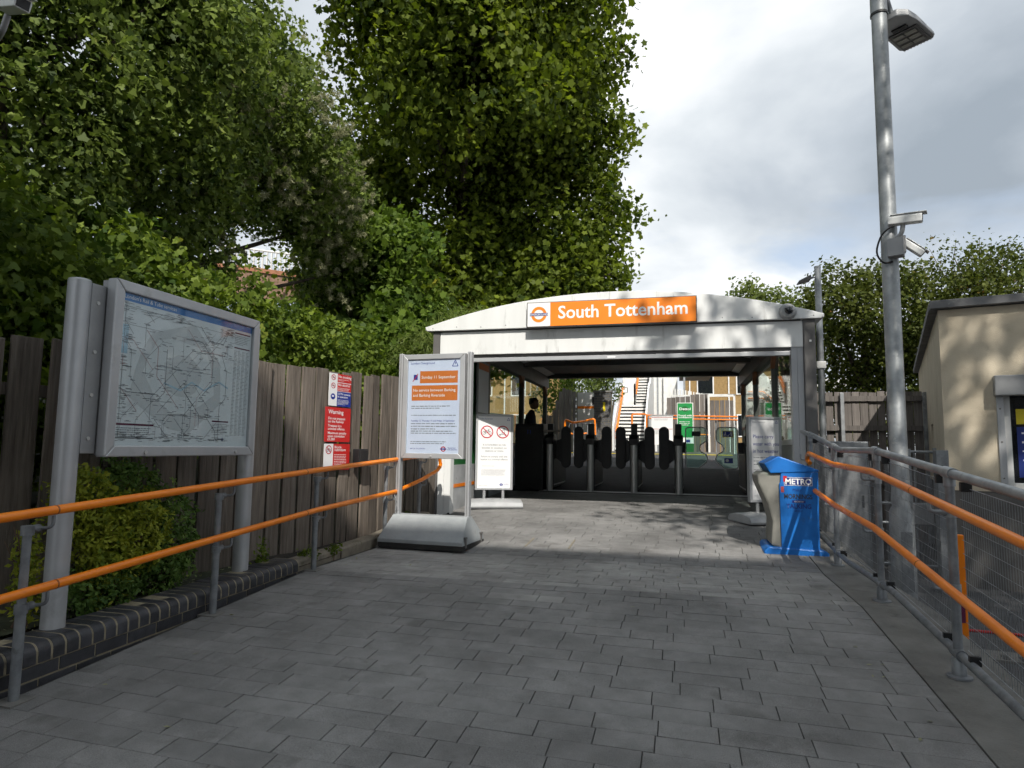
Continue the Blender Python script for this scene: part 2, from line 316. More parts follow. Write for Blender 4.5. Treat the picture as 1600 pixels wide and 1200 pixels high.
def strip(pts, w, y):
    """printed polyline of width w in XZ at depth y"""
    V = []; F = []
    for (x0, z0), (x1, z1) in zip(pts[:-1], pts[1:]):
        d = math.hypot(x1 - x0, z1 - z0) or 1e-6; nx, nz = -(z1 - z0) / d * w / 2, (x1 - x0) / d * w / 2
        o = len(V); V += [(x0 - nx, y, z0 - nz), (x1 - nx, y, z1 - nz), (x1 + nx, y, z1 + nz), (x0 + nx, y, z0 + nz)]; F.append((o, o + 1, o + 2, o + 3))
    return V, F
def wordlines(x0, x1, ztop, n, lh, h, seed=0, fill=.85):
    """rows of word-sized bars for print too small to read"""
    r = random.Random(seed); L = []
    for i in range(n):
        x = x0; z = ztop - i * lh; end = x0 + (x1 - x0) * (r.uniform(.45, 1) if i == n - 1 else r.uniform(fill, 1))
        while x < end:
            w = r.uniform(1.2, 4.5) * h
            L.append((x, min(x + w, end), z - h * r.uniform(.55, .75), z)); x += w + h * .55
    return L
def roundel(parent, cx, cz, r, y, ringm, barm, word=None):
    V, F = ring(r * .62, r, cx, cz, y, 36); b = MB(); b.add(V, F); link('roundel_ring', b.mesh(fix=False), ringm, parent)
    rects('roundel_bar', barm, parent, [(cx - r * 1.28, cx + r * 1.28, cz - r * .2, cz + r * .2)], y - .0012)
    if word: text('roundel_lettering', word, r * .36, cx, cz - r * .12, y - .0022, 'white_ink', parent, 'CENTER', .01)
# ------------------------------------------------------------------ ground levels
XL, XR = -3.24, 1.27
def gz(x, y):
    sl = .06 + .03 * min(1, max(0, (x + 3.2) / 4.6))
    if y < 5.3: return (y - 5.3) * sl
    if y < 6.6: return 0.0
    if y < 8.75: return (y - 6.6) * .08
    if y < 12.3: return .172 + (y - 8.75) * .04
    if y < 20: return .314 + (y - 12.3) * .088
    return .992
YARD = -.37
struct('ground', MB().add([(-400, -300, -.6), (400, -300, -.6), (400, 600, -.6), (-400, 600, -.6)], [(0, 1, 2, 3)]), 'asphalt')
# the lower yard to the right of the ramp, and the street behind the viewer
struct('yard', MB().add([(-30, -25, YARD), (30, -25, YARD), (30, 1.2, YARD), (1.76, 1.2, YARD), (1.76, 16, YARD), (30, 16, YARD), (-30, 1.2, YARD)], [(0, 1, 2, 3, 6), (3, 2, 5, 4)]), 'asphalt')
def sheet(xs, ys, dz=0.0, fz=gz):
    b = MB(); V = [(x, y, fz(x, y) + dz) for y in ys for x in xs]; n = len(xs)
    return b.add(V, [(j * n + i, j * n + i + 1, (j + 1) * n + i + 1, (j + 1) * n + i) for j in range(len(ys) - 1) for i in range(n - 1)])
YS = [1.2, 2, 3, 4, 5.3, 6.6, 7.6, 8.75, 10.5, 12.05]
pave = struct('paved_ramp', sheet([-3.5, -2, -.5, XR], YS, -.012), 'joint')
# concourse floor behind the gates, then the rising path and the platform
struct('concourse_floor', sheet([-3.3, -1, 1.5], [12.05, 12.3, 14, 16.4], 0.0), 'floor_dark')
plat = struct('platform', sheet([-30, -6, -1, 4, 30], [16.4, 18, 20, 40, 70], -.004), 'asphalt')
box('edge_kerb', 'concrete', plat, -3.3, 1.5, 20.0, 20.3, .95, 1.05)
box('yellow_line', 'yellow', plat, -3.3, 1.5, 19.75, 19.85, .972, .985)
# pavers
def paver_mesh(w, d, h=.05, c=.0016):
    b = MB(); w2, d2 = w / 2, d / 2
    V = [(-w2, -d2, -h), (w2, -d2, -h), (w2, d2, -h), (-w2, d2, -h), (-w2, -d2, -c), (w2, -d2, -c), (w2, d2, -c), (-w2, d2, -c),
         (-w2 + c, -d2 + c, 0), (w2 - c, -d2 + c, 0), (w2 - c, d2 - c, 0), (-w2 + c, d2 - c, 0)]
    F = [(0, 1, 5, 4), (1, 2, 6, 5), (2, 3, 7, 6), (3, 0, 4, 7), (4, 5, 9, 8), (5, 6, 10, 9), (6, 7, 11, 10), (7, 4, 8, 11), (8, 9, 10, 11)]
    return V, F
PM = {}
pitch = .146; row = 0; count = 0; rest = {'paver': MB(), 'paver_pale': MB()}
y = 2.12
while y < 12.0:
    x = XL - RND.choice((0, .12, .2, .3)) ; first = True
    yc = y + pitch / 2
    while x < XR - .02:
        w = RND.choice((.2, .27, .3, .36, .4))
        x0, x1 = max(x, XL), min(x + w, XR)
        if XR - (x + w) < .06: x1 = XR; w = XR - x
        x += w
        if x1 - x0 < .03: continue
        cx = (x0 + x1) / 2; L_ = round(x1 - x0 - .005, 3)
        pale = 5.26 <= yc <= 6.62 or (4.9 < yc < 5.05 and -1.35 < cx < -.95)
        m = 'paver_pale' if pale else 'paver'
        if pale and cx > .2 and 5.3 < yc < 5.9 and RND.random() < .6: m = 'paver_rust'
        slope = (gz(cx, yc + .07) - gz(cx, yc - .07)) / .14; cross = (gz(cx + .1, yc) - gz(cx - .1, yc)) / .2
        z = gz(cx, yc) + RND.uniform(-.0018, .0018)
        rx, ry = math.atan(slope) + RND.gauss(0, .003), -math.atan(cross) + RND.gauss(0, .002)
        if m == 'paver_rust' and count >= 300: m = 'paver_pale'
        vis = y > 2.35 or cx > -2.5
        if count < 300 and vis:
            key = (L_, m)
            if key not in PM:
                V, F = paver_mesh(L_, pitch - .0015); b = MB().add(V, F); PM[key] = b.mesh('paver'); PM[key].materials.append(M[m])
            link('paver', PM[key], None, pave, 0, (cx, yc, z), (rx, ry, 0)); count += 1
        else:
            V, F = paver_mesh(L_, pitch - .0015); R3 = Matrix.Translation((cx, yc, z)) @ Matrix.Rotation(rx, 4, 'X') @ Matrix.Rotation(ry, 4, 'Y')
            rest[m].add([R3 @ Vector(v) for v in V], F, RND.random() * .98 + .01)
    y += pitch; row += 1
for k, b in rest.items():
    o = b.build('far_pavers', k, pave); o['kind'] = 'stuff'
# concrete edging on the right, and its retaining face to the yard
ys2 = [1.2, 2.2, 3.2, 4.2, 5.3, 6.6, 7.6, 8.6]
def slabs(x0, x1, ys, top, bot):
    b = MB(); n = len(ys)
    for x in (x0, x1):
        for yy in ys: b.v += [(x, yy, bot), (x, yy, gz(XR, yy) + top)]
    b.r = [0] * len(b.v)
    for i in range(n - 1):
        a, c = 2 * i, 2 * n + 2 * i
        b.f += [(a, a + 2, a + 3, a + 1), (c, c + 1, c + 3, c + 2), (a + 1, a + 3, c + 3, c + 1)]
    b.f += [(0, 1, 2 * n + 1, 2 * n), (2 * n - 2, 4 * n - 2, 4 * n - 1, 2 * n - 1)]
    return b
edging = struct('concrete_kerb', slabs(XR + .006, 1.75, ys2, .002, -.62), 'concrete')
# left: planting bed, bank behind the fence
def fx(y): return -3.55 - .125 * (7.4 - y)                 # fence line
bed = MB()
ys3 = [.6 + .45 * i for i in range(18)]
V = []
for yy in ys3:
    zb = .0 + .012 * (yy - 3)
    V += [(-3.3, yy, zb + RND.uniform(-.01, .01)), ((-3.3 + fx(yy)) / 2, yy, zb + RND.uniform(0, .05)), (fx(yy) - .2, yy, zb + RND.uniform(.0, .03))]
bed.add(V, [(3 * j + i, 3 * j + i + 1, 3 * (j + 1) + i + 1, 3 * (j + 1) + i) for j in range(len(ys3) - 1) for i in range(2)])
struct('planting_bed', bed, 'soil', 60)
def bank(x, y):
    d = max(0, fx(min(y, 9)) - .15 - x)
    return .05 + min(3.2, d * .42) + .15 * math.sin(x * 1.7 + y) * min(1, d)
struct('embankment', sheet([-40, -20, -14, -11, -9, -7.5, -6.5, -5.8, -5.2, -4.8, -4.4, -4.1, -3.8, -3.62], [-8, -4, 0, 2, 3.5, 5, 6.5, 8, 10, 12, 14, 17, 22, 30, 45], 0, bank), 'earth', 60)

# ------------------------------------------------------------------ low brick wall on the left
wall = thing('low_brick_wall', 'low dark blue-grey brick wall with rounded coping beside the ramp', 'wall', (-3.27, 0, 0)); wall.rotation_euler = (math.atan(.02), 0, 0)
WZ = .008                                                  # coping top at y=0, in the tilted frame
def coping_poly(d=.245, h=.105, r=.055, inset=0.0):
    P = [(inset, WZ - h), (inset, WZ - r)]
    P += [(r - (r - inset) * math.cos(t), WZ - r + (r - inset) * math.sin(t)) for t in [math.pi / 2 * k / 6 for k in range(1, 6)]]
    P += [(r, WZ - inset), (d - inset, WZ - inset), (d - inset, WZ - h)]
    return [(-x, z) for x, z in P]
me = MB().prism(coping_poly(), -.0355, .0355, 'y').mesh('brick', 50); me.materials.append(M['blue_brick'])
yy = 1.0
while yy < 5.18:
    link('brick', me, None, wall, .002, (RND.uniform(-.002, .002), yy, RND.uniform(-.0015, .0015)), (0, RND.gauss(0, .006), 0)); yy += .083
MB().prism(coping_poly(inset=.0022), .95, 5.2, 'y').build('mortar_bed', 'mortar', wall)
MB().box(-.225, -.014, .95, 5.2, WZ - .6, WZ - .1).build('mortar_core', 'mortar', wall)
me2 = MB().box(-.1, -.008, -.1075, .1075, -.0325, .0325).mesh('brick'); me2.materials.append(M['blue_brick'])
for c in range(5):
    yy = 1.0 + (.11 if c % 2 else 0)
    while yy < 5.12:
        zc = WZ - .105 - .01 - .0325 - c * .0755
        if zc + .033 + .02 * yy > gz(-3.2, yy) - .06:
            link('brick', me2, None, wall, .002, (RND.uniform(-.0015, .0015), yy, zc))
        yy += .226
# stone edging further up
se = thing('stone_edging', 'pale weathered stone edging at the foot of the fence', 'kerb', (-3.3, 0, 0))
yy = 5.22
for i in range(4):
    l = .78; b = MB()
    x0 = lambda q: -.0 - .055 * max(0, 0) + (.0)
    V = []
    for q in (yy + .006, yy + l - .006):
        for xx, zt in ((0, -.2), (0, .075), (-.02, .095), (-.13, .1), (-.13, -.2)):
            V.append((xx - .01 + .012 * i, q, gz(-3.2, q) + zt))
    b.add(V, [(0, 1, 2, 3, 4), (9, 8, 7, 6, 5)] + [(k, k + 5, (k + 1) % 5 + 5, (k + 1) % 5) for k in range(5)])
    b.build('stone', 'stone', se, None, .006); yy += l
# brick paved corner at far left, behind the first handrail post
bp = thing('brick_paving_patch', 'patch of narrow dark bricks laid behind the low wall at the far left', 'paving', (-3.56, 2.05, .055)); 
me3 = MB().box(-.32, .32, -.03, .03, -.06, 0).mesh('brick'); me3.materials.append(M['blue_brick'])
for k in range(12): link('brick', me3, None, bp, .003, (-.3, -.25 + k * .076, RND.uniform(-.002, .002)), (0, 0, .25))
box('mortar_bed', 'mortar', bp, -.62, .02, -.32, .72, -.08, -.008)

# ------------------------------------------------------------------ timber fence on the left
fang = math.atan2(1, .125)
fence = thing('wooden_fence', 'tall weathered brown close-boarded fence along the left of the ramp', 'fence', (fx(0), 0, 0), fang)
fl = math.hypot(1, .125)
def fence_run(par, m, s0, s1, w, gap, zb, zt, thick=.022, jit=.012, rails=(), railm=None, back=.03):
    s = s0
    while s < s1:
        ww = w * RND.uniform(.9, 1.08); b = MB(); h0, h1 = zb(s), zt(s + ww / 2) + RND.uniform(-jit, jit); t = thick
        sk = RND.uniform(-.004, .004)
        b.add([(0, -t, h0), (ww, -t, h0), (ww, 0, h0), (0, 0, h0), (0 + sk, -t, h1), (ww + sk, -t, h1 + RND.uniform(-.006, .006)), (ww + sk, 0, h1), (0 + sk, 0, h1)],
              [(0, 3, 2, 1), (4, 5, 6, 7), (0, 1, 5, 4), (1, 2, 6, 5), (2, 3, 7, 6), (3, 0, 4, 7)])
        b.build('board', m, par, None, .003, (s, RND.uniform(-.007, .007), 0), (RND.gauss(0, .006), 0, 0)); s += ww + gap * RND.uniform(.5, 1.5)
    for z in rails:
        V = []
        for s_ in (s0, s1):
            for yy_, dz in ((back, -.04), (back + .045, -.04), (back + .045, .04), (back, .04)): V.append((s_, yy_, z(s_) + dz))
        MB().add(V, [(0, 1, 2, 3), (7, 6, 5, 4), (0, 4, 5, 1), (1, 5, 6, 2), (2, 6, 7, 3), (3, 7, 4, 0)]).build('rail', railm or m, par, None, .003)
ftop = lambda s: 1.79 + .046 * (s / fl - 3.3)
fence_run(fence, 'wood', 1.2 * fl, 8.62 * fl, .185, .028, lambda s: .05, ftop, rails=(lambda s: .45, lambda s: 1.45), jit=.02)
for s in (1.3, 3.7, 6.1, 8.4): box('post', 'wood', fence, s, s + .09, .078, .168, -.3, ftop(s) - .12)

# ------------------------------------------------------------------ tubes: handrails
def rounded(pts, r=.07, n=4):
    P = [Vector(p) for p in pts]; out = [P[0]]
    for a, b, c in zip(P[:-2], P[1:-1], P[2:]):
        d0, d1 = (a - b), (c - b); k0 = b + d0.normalized() * min(r, d0.length * .45); k1 = b + d1.normalized() * min(r, d1.length * .45)
        for i in range(n + 1):
            t = i / n; out.append(k0.lerp(b, t).lerp(b.lerp(k1, t), t))
    return out + [P[-1]]
LX = -3.15
lrail = thing('handrail', 'double orange tubular handrail on grey posts along the left fence', 'handrail', (LX, 5, 0))
def rl(pts): return [(0 + dx, y_ - 5, z_) for dx, y_, z_ in pts]
MB().tube(rounded(rl([(0, .9, .665), (0, 2.43, .75), (0, 5.23, .893), (0, 6.93, .965), (0, 8.28, 1.02), (0, 8.36, .86), (0, 8.3, .83)])), .024, 14).build('upper_rail', 'orange', lrail, 60)
MB().tube(rounded(rl([(0, .9, .262), (0, 2.47, .364), (0, 5.25, .538), (0, 6.95, .60), (0, 7.7, .70), (0, 8.25, .80), (0, 8.33, .86)])), .024, 14).build('lower_rail', 'orange', lrail, 60)
def interp(P, y_):
    for (a, za), (b, zb) in zip(P[:-1], P[1:]):
        if y_ <= b: return za + (zb - za) * (y_ - a) / (b - a)
    return P[-1][1]
LU = [(.9, .665), (2.43, .75), (5.23, .893), (6.93, .965), (8.3, 1.02)]; LL = [(.9, .262), (2.47, .364), (5.25, .538), (6.95, .60), (7.7, .70), (8.3, .80)]
for yp in (1.2, 2.62, 4.03, 5.33, 6.78, 7.75):
    px = -.055; g = gz(-3.2, yp); zu, zl = interp(LU, yp) - .085, interp(LL, yp) - .085
    p = MB().tube([(px, yp - 5, g - .05), (px, yp - 5, zl)], .0245, 14).tube([(px, yp - 5, zl), (px, yp - 5, zu)], .021, 14).build('post', 'galv_dark', lrail, 60)
    for z in (zu, zl):
        MB().tube([(px, yp - 5, z - .03), (px, yp - 5, z + .018)], .031, 14).tube([(px, yp - 5, z - .004), (px, yp - 5 + .06, z)], .02, 10).build('clamp', 'galv_dark', p, 60)
        MB().tube(rounded([(px, yp - 5 + .05, z), (px + .055, yp - 5 + .09, z), (px + .055, yp - 5 + .09, z + .062)], .03), .009, 8).build('bracket', 'galv_dark', p, 60)
    box('footing', 'concrete', p, px - .07, px + .07, yp - 5.07, yp - 4.93, g - .06, g + .004)

# ------------------------------------------------------------------ right guard rail with mesh
RX = 1.47
gr = thing('guard_rail', 'grey tubular guard rail with wire mesh and two orange handrails on the right', 'guard rail', (RX, 5, 0))
TOP = [(.6, .70), (3.31, .935), (5.58, 1.132), (6.72, 1.137), (7.85, 1.285), (8.62, 1.36)]
BOT = [(y_, gz(XR, y_) + .13) for y_ in (.6, 3, 5.3, 6.6, 7.6, 8.6)]
MB().tube(rounded([(0, a - 5, z) for a, z in TOP]), .026, 16).build('top_rail', 'galv', gr, 60)
MB().tube(rounded([(0, a - 5, z) for a, z in BOT]), .024, 14).build('bottom_rail', 'galv_dark', gr, 60)
OX = -.115
OU = [(.6, .52), (3.11, .757), (5.23, .979), (6.49, 1.005), (7.62, 1.10)]; OL = [(.6, .07), (3.16, .32), (5.24, .576), (6.49, .64), (7.62, .74)]
MB().tube(rounded([(OX, a - 5, z) for a, z in OU] + [(OX, 2.72, 1.03), (OX + .02, 2.66, .99)], .05), .0245, 14).build('upper_handrail', 'orange', gr, 60)
MB().tube(rounded([(OX, a - 5, z) for a, z in OL] + [(OX, 2.74, .78)], .05), .0245, 14).build('lower_handrail', 'orange', gr, 60)
for yp in (1.4, 2.79, 4.17, 5.55, 6.95, 8.1):
    g = gz(XR, yp) + .003; t = interp(TOP, yp)
    p = MB().tube([(0, yp - 5, g + .01), (0, yp - 5, t)], .024, 14).build('post', 'galv_dark', gr, 60)
    MB().lathe([(.062, g - .003), (.062, g + .008), (.036, g + .014), (.034, g + .1), (.028, g + .105)], (0, yp - 5, 0), 18).build('base_flange', 'galv_dark', p, 50)
    sl = (interp(TOP, yp + .05) - interp(TOP, yp - .05)) / .1
    MB().tube([(0, yp - 5 - .06, t - .06 * sl), (0, yp - 5 + .06, t + .06 * sl)], .033, 16).tube([(0, yp - 5, t), (0, yp - 5, t - .075)], .031, 14).build('top_fitting', 'galv', p, 60)
    zb = interp(BOT, yp); MB().tube([(0, yp - 5 - .05, zb - .004), (0, yp - 5 + .05, zb + .004)], .031, 14).build('bottom_fitting', 'galv_dark', p, 60)
    for zz_ in (interp(OU, yp), interp(OL, yp)):
        z = zz_ - .075
        MB().tube([(0, yp - 5, z - .03), (0, yp - 5, z + .03)], .031, 14).tube(rounded([(0, yp - 5, z), (OX, yp - 5 - .02, z), (OX, yp - 5 - .02, z + .06)], .03), .011, 8).build('bracket', 'galv', p, 60)
        MB().lathe([(.006, -.002), (.022, .004), (.024, .03), (.018, .05), (.004, .054)], (-.055, yp - 5, z), 12, 'x').build('bracket_boss', 'galv', p, 50)
posts = (1.4, 2.79, 4.17, 5.55, 6.95, 8.1)
for a, b_ in zip(posts[:-1], posts[1:]):
    w = MB(); a1, b1 = a + .05, b_ - .05; X0 = .03
    lo = lambda q: interp(BOT, q) + .035
    hi = lambda q: interp(TOP, q) - .065
    def wire(p, q, r=.0016):
        p, q = Vector(p), Vector(q); d = (q - p).normalized(); e1 = d.cross(Vector((1, 0, 0))).normalized() * r; e2 = Vector((r, 0, 0))
        V = [p + e1, p - e1 * .5 + e2, p - e1 * .5 - e2, q + e1, q - e1 * .5 + e2, q - e1 * .5 - e2]
        w.add(V, [(0, 1, 4, 3), (1, 2, 5, 4), (2, 0, 3, 5)])
    n = 12
    for k in range(n + 1):
        t = k / n; r = .0032 if k in (0, n) else .0017
        wire((X0, a1 - 5, lo(a1) + (hi(a1) - lo(a1)) * t), (X0, b1 - 5, lo(b1) + (hi(b1) - lo(b1)) * t), r)
    q = a1
    while q <= b1 + .001:
        r = .0032 if q == a1 else .0015
        wire((X0 + .003, q - 5, lo(q)), (X0 + .003, q - 5, hi(q)), r); q += .0262
    mp = w.build('mesh_panel', 'wire', gr); mp['kind'] = 'stuff'
    for q in (a1 + .12, b1 - .12):
        for z in (lo(q) - .01, hi(q) + .01): MB().box(-.012, .042, q - 5 - .014, q - 5 + .014, z - .025, z + .025).build('mesh_clip', 'black', mp, None, .003)

# sleeve joints on the orange rails
def sleeve(par, P, y_, x_):
    sl_ = (interp(P, y_ + .02) - interp(P, y_ - .02)) / .04; z_ = interp(P, y_)
    MB().tube([(x_, y_ - 5 - .004, z_ - .004 * sl_), (x_, y_ - 5 + .004, z_ + .004 * sl_)], .0252, 14).build('joint', 'orange_worn', par, 60)
for y_ in (2.72, 5.05, 7.3):
    sleeve(lrail, LU, y_, 0); sleeve(lrail, LL, y_ + .03, 0)
for y_ in (4.4, 5.9, 7.1):
    sleeve(gr, OU, y_, OX); sleeve(gr, OL, y_ - .05, OX)
# ------------------------------------------------------------------ network map board (faces the ramp, +X)
mb = thing('map_board', 'large framed rail map board on two thick grey posts above a shrub', 'notice board', (-3.42, 3.87, 0), math.pi / 2)
def post_profile(x0, x1, d0, d1, r):
    c = 6; P = []
    for cx, cy, a0 in ((x0 + r, d0 + r, math.pi), (x1 - r, d0 + r, 1.5 * math.pi), (x1 - r, d1 - r, 0), (x0 + r, d1 - r, .5 * math.pi)):
        P += [(cx + r * math.cos(a0 + math.pi / 2 * k / c), cy + r * math.sin(a0 + math.pi / 2 * k / c)) for k in range(c + 1)]
    return P
for x0, z0, zt in ((-.905, -.25, 2.09), (.72, -.25, 2.09)):
    p = MB().prism(post_profile(x0, x0 + .115, -.02, .10, .052), z0, zt, 'z').build('post', 'alu', mb, 40, .012)
box('mounting_flange', 'alu_mid', mb, -.80, -.70, -.005, .085, 1.05, 2.075, .004)
for z in (1.14, 1.40, 1.66, 1.96): MB().lathe([(.011, -.012), (.012, -.006), (.006, -.004)], (-.755, 0, z), 12, 'y').build('screw', 'steel', mb, 50)
X0, X1, Z0, Z1 = -.705, .705, 1.03, 2.13; FW = .07
def frame_piece(poly): return MB().prism(poly, -.085, -.012, 'y')
for nm, P in (('frame_top', [(X0, Z1), (X1, Z1), (X1 - FW, Z1 - FW), (X0 + FW, Z1 - FW)]), ('frame_bottom', [(X0, Z0), (X0 + FW, Z0 + FW), (X1 - FW, Z0 + FW), (X1, Z0)]),
              ('frame_side', [(X0, Z0), (X0, Z1), (X0 + FW, Z1 - FW), (X0 + FW, Z0 + FW)]), ('frame_side', [(X1, Z0), (X1 - FW, Z0 + FW), (X1 - FW, Z1 - FW), (X1, Z1)])):
    frame_piece(P).build(nm, 'alu', mb, None, .008)
box('back_panel', 'alu_mid', mb, X0 + .01, X1 - .01, -.055, .03, Z0 + .01, Z1 - .01)
u0, u1, v0, v1 = X0 + FW - .004, X1 - FW + .004, Z0 + FW - .004, Z1 - FW + .004
sheet_ = box('map_sheet', 'map_paper', mb, u0, u1, -.0585, -.0560, v0, v1)
Y_ = -.0592; uw, vh = u1 - u0, v1 - v0
def U(a, b): return (u0 + uw * a, v0 + vh * b)
rects('header_band', 'skyblue', sheet_, [(*[U(0, 0)[0], U(1, 0)[0]], U(0, .945)[1], v1)], Y_)
text('header_lettering', "London's Rail & Tube services", .036, *U(.015, .962), Y_ - .0008, 'white_ink', sheet_)
rr = random.Random(4)
za = MB(); zb_ = MB()
def blob(b, cx, cz, rx, rz, n=10, y=Y_):
    P = [(cx + rx * math.cos(2 * math.pi * k / n) * rr.uniform(.8, 1.1), cz + rz * math.sin(2 * math.pi * k / n) * rr.uniform(.8, 1.1)) for k in range(n)]
    b.add([(cx, y, cz)] + [(x, y, z) for x, z in P], [(0, k + 1, (k + 1) % n + 1) for k in range(n)])
blob(za, *U(.42, .5), .46, .38, 14); blob(zb_, *U(.42, .5), .34, .27, 14, y=Y_ - .0004)
link('zone_shading', za.mesh(fix=False), 'zone_a', sheet_); link('zone_shading', zb_.mesh(fix=False), 'zone_b', sheet_)
zc = MB(); blob(zc, *U(.43, .5), .2, .16, y=Y_ - .0008); link('zone_shading', zc.mesh(fix=False), 'zone_a', sheet_)
lines = {k: MB() for k in ('ink', 'ink_grey', 'ink_red', 'ink_blue', 'maroon')}
labels = MB()
for i in range(46):
    x, z = rr.uniform(.06, .74), rr.uniform(.12, .9); P = [(x, z)]; a = rr.randrange(8)
    for k in range(rr.randrange(3, 7)):
        a = (a + rr.choice((-1, 0, 1))) % 8; l = rr.uniform(.05, .17); x, z = x + math.cos(a * math.pi / 4) * l, z + math.sin(a * math.pi / 4) * l * 1.3
        x, z = min(.78, max(.03, x)), min(.91, max(.06, z)); P.append((x, z))
        for q in range(3):
            lx, lz = U(x + rr.uniform(-.03, .03), z + rr.uniform(-.03, .03)); w = rr.uniform(.015, .05); labels.add([(lx, Y_ - .0018, lz), (lx + w, Y_ - .0018, lz), (lx + w, Y_ - .0018, lz + .0028), (lx, Y_ - .0018, lz + .0028)], [(0, 1, 2, 3)])
    V, F = strip([U(*p) for p in P], rr.choice((.0016, .0020, .0026)), Y_ - .0012 - i * .00001); lines[rr.choice(('ink', 'ink_grey', 'ink_grey', 'ink', 'ink_red', 'ink_grey'))].add(V, F)
V, F = strip([U(*p) for p in ((.3, .44), (.42, .4), (.5, .47), (.6, .42), (.72, .5), (.8, .46))], .012, Y_ - .001); rv = MB().add(V, F); link('river', rv.mesh(fix=False), 'river', sheet_)
for k, b in lines.items():
    if b.v: link('route_lines', b.mesh(fix=False), k, sheet_)
link('station_names', labels.mesh(fix=False), 'ink_grey', sheet_)
rects('key_panel', 'river', sheet_, [(U(.0, 0)[0], U(.055, 0)[0], U(0, .6)[1], U(0, .79)[1])], Y_ - .0004)
rects('index_heading', 'maroon', sheet_, [(U(.84, 0)[0], U(.985, 0)[0], U(0, .915)[1], U(0, .925)[1]), (U(.84, 0)[0], U(.985, 0)[0], U(0, .795)[1], U(0, .805)[1]), (U(.02, 0)[0], U(.25, 0)[0], U(0, .135)[1], U(0, .148)[1]), (U(.68, 0)[0], U(.82, 0)[0], U(0, .19)[1], U(0, .2)[1])], Y_ - .0004)
ix = []
for c in range(4): ix += wordlines(U(.84 + c * .037, 0)[0], U(.872 + c * .037, 0)[0], U(0, .775)[1], 62, .0108, .005, c, .5)
ix += wordlines(U(.84, 0)[0], U(.98, 0)[0], U(0, .9)[1], 6, .013, .006, 9) + wordlines(U(.02, 0)[0], U(.25, 0)[0], U(0, .12)[1], 5, .013, .006, 10) + wordlines(U(.68, 0)[0], U(.82, 0)[0], U(0, .175)[1], 6, .012, .005, 12)
rects('index_print', 'ink_grey', sheet_, ix, Y_ - .0004)
rects('footer_rule', 'ink', sheet_, [(U(.02, 0)[0], U(.25, 0)[0], U(0, .05)[1], U(0, .056)[1])], Y_ - .0004)
text('footer_lettering', 'National Rail', .02, *U(.655, .045), Y_ - .0008, 'ink', sheet_, bold=.01)
roundel(sheet_, *U(.775, .055), .012, Y_ - .0006, M['ink_blue'], M['ink_blue'])
box('cover_glass', 'glass_map', mb, u0, u1, -.0665, -.0640, v0, v1)
for x in (-.4, .48): MB().lathe([(.012, -.094), (.013, -.09), (.013, -.085)], (x, 0, Z0 + .028), 14, 'y').build('lock', 'steel', mb, 50)

# ------------------------------------------------------------------ red and blue notices on the fence
def fence_pt(y, z, o=.052): return (fx(y) + o, y, z)
def fsign(name, label, y0, y1, z0, z1, m):
    t = thing(name, label, 'sign', fence_pt((y0 + y1) / 2, 0), fang); hw = math.hypot(y1 - y0, .125 * (y1 - y0)) / 2
    pl = MB().prism(post_profile(-hw, hw, z0, z1, .012), -.004, 0, 'y').build('plate', m, t); return t, hw
NS0, NS1 = 6.22, 6.61
t, hw = fsign('notice_sign', 'narrow red, white and blue notice at the top of the fence', NS0, NS1, 1.45, 1.885, 'paper_white'); t.location.z += .355; t.scale = (1, 1, .82)
xm = -hw + .36 * 2 * hw
rects('red_panel', 'red', t, [(xm, hw, 1.655, 1.765), (xm, hw, 1.775, 1.885)], -.0052); rects('blue_panel', 'tflblue', t, [(xm, hw, 1.45, 1.648)], -.0052)
text('lettering', 'No smoking', .048, xm + .01, 1.835, -.006, 'white_ink', t, bold=.012); text('lettering', 'No alcohol', .048, xm + .01, 1.725, -.006, 'white_ink', t, bold=.012)
text('lettering', 'CCTV cameras\nin operation', .037, xm + .01, 1.605, -.006, 'white_ink', t, bold=.012)
rects('small_print', 'white_ink', t, wordlines(xm + .01, hw - .02, 1.815, 2, .016, .007, 1) + wordlines(xm + .01, hw - .02, 1.70, 3, .014, .007, 2) + wordlines(xm + .01, hw - .02, 1.54, 5, .015, .007, 3), -.006)
pic = MB()
for cz in (1.83, 1.72):
    V, F = ring(.03, .038, (-hw + xm) / 2, cz, -.0055, 24); pic.add(V, F); V, F = strip([((-hw + xm) / 2 - .025, cz + .025), ((-hw + xm) / 2 + .025, cz - .025)], .008, -.0057); pic.add(V, F)
link('prohibition_symbol', pic.mesh(fix=False), 'redline', t)
pk = MB()
for cz in (1.83, 1.72): pk.add([((-hw + xm) / 2 - .018, -.0052, cz - .006), ((-hw + xm) / 2 + .018, -.0052, cz - .006), ((-hw + xm) / 2 + .018, -.0052, cz + .006), ((-hw + xm) / 2 - .018, -.0052, cz + .006)], [(0, 1, 2, 3)])
link('symbol', pk.mesh(fix=False), 'ink', t)
V, F = ring(0.0001, .04, (-hw + xm) / 2, 1.575, -.0055, 24); link('camera_disc', MB().add(V, F).mesh(fix=False), 'tflblue', t)
rects('camera_symbol', 'white_ink', t, [((-hw + xm) / 2 - .02, (-hw + xm) / 2 + .016, 1.57, 1.59)], -.006)
t, hw = fsign('warning_sign', 'large red warning sign in the middle of the three on the fence', 6.175, 6.62, .985, 1.435, 'red'); t.location.z += .334; t.scale = (1, 1, .833)
text('lettering', 'Warning', .075, -hw + .05, 1.35, -.0052, 'white_ink', t, bold=.012)
text('lettering', 'Do not trespass\non the Railway', .046, -hw + .05, 1.275, -.0052, 'white_ink', t, bold=.01, line=.88)
text('lettering', 'Trespass is a\ncriminal offence', .046, -hw + .05, 1.18, -.0052, 'white_ink', t, bold=.01, line=.88)
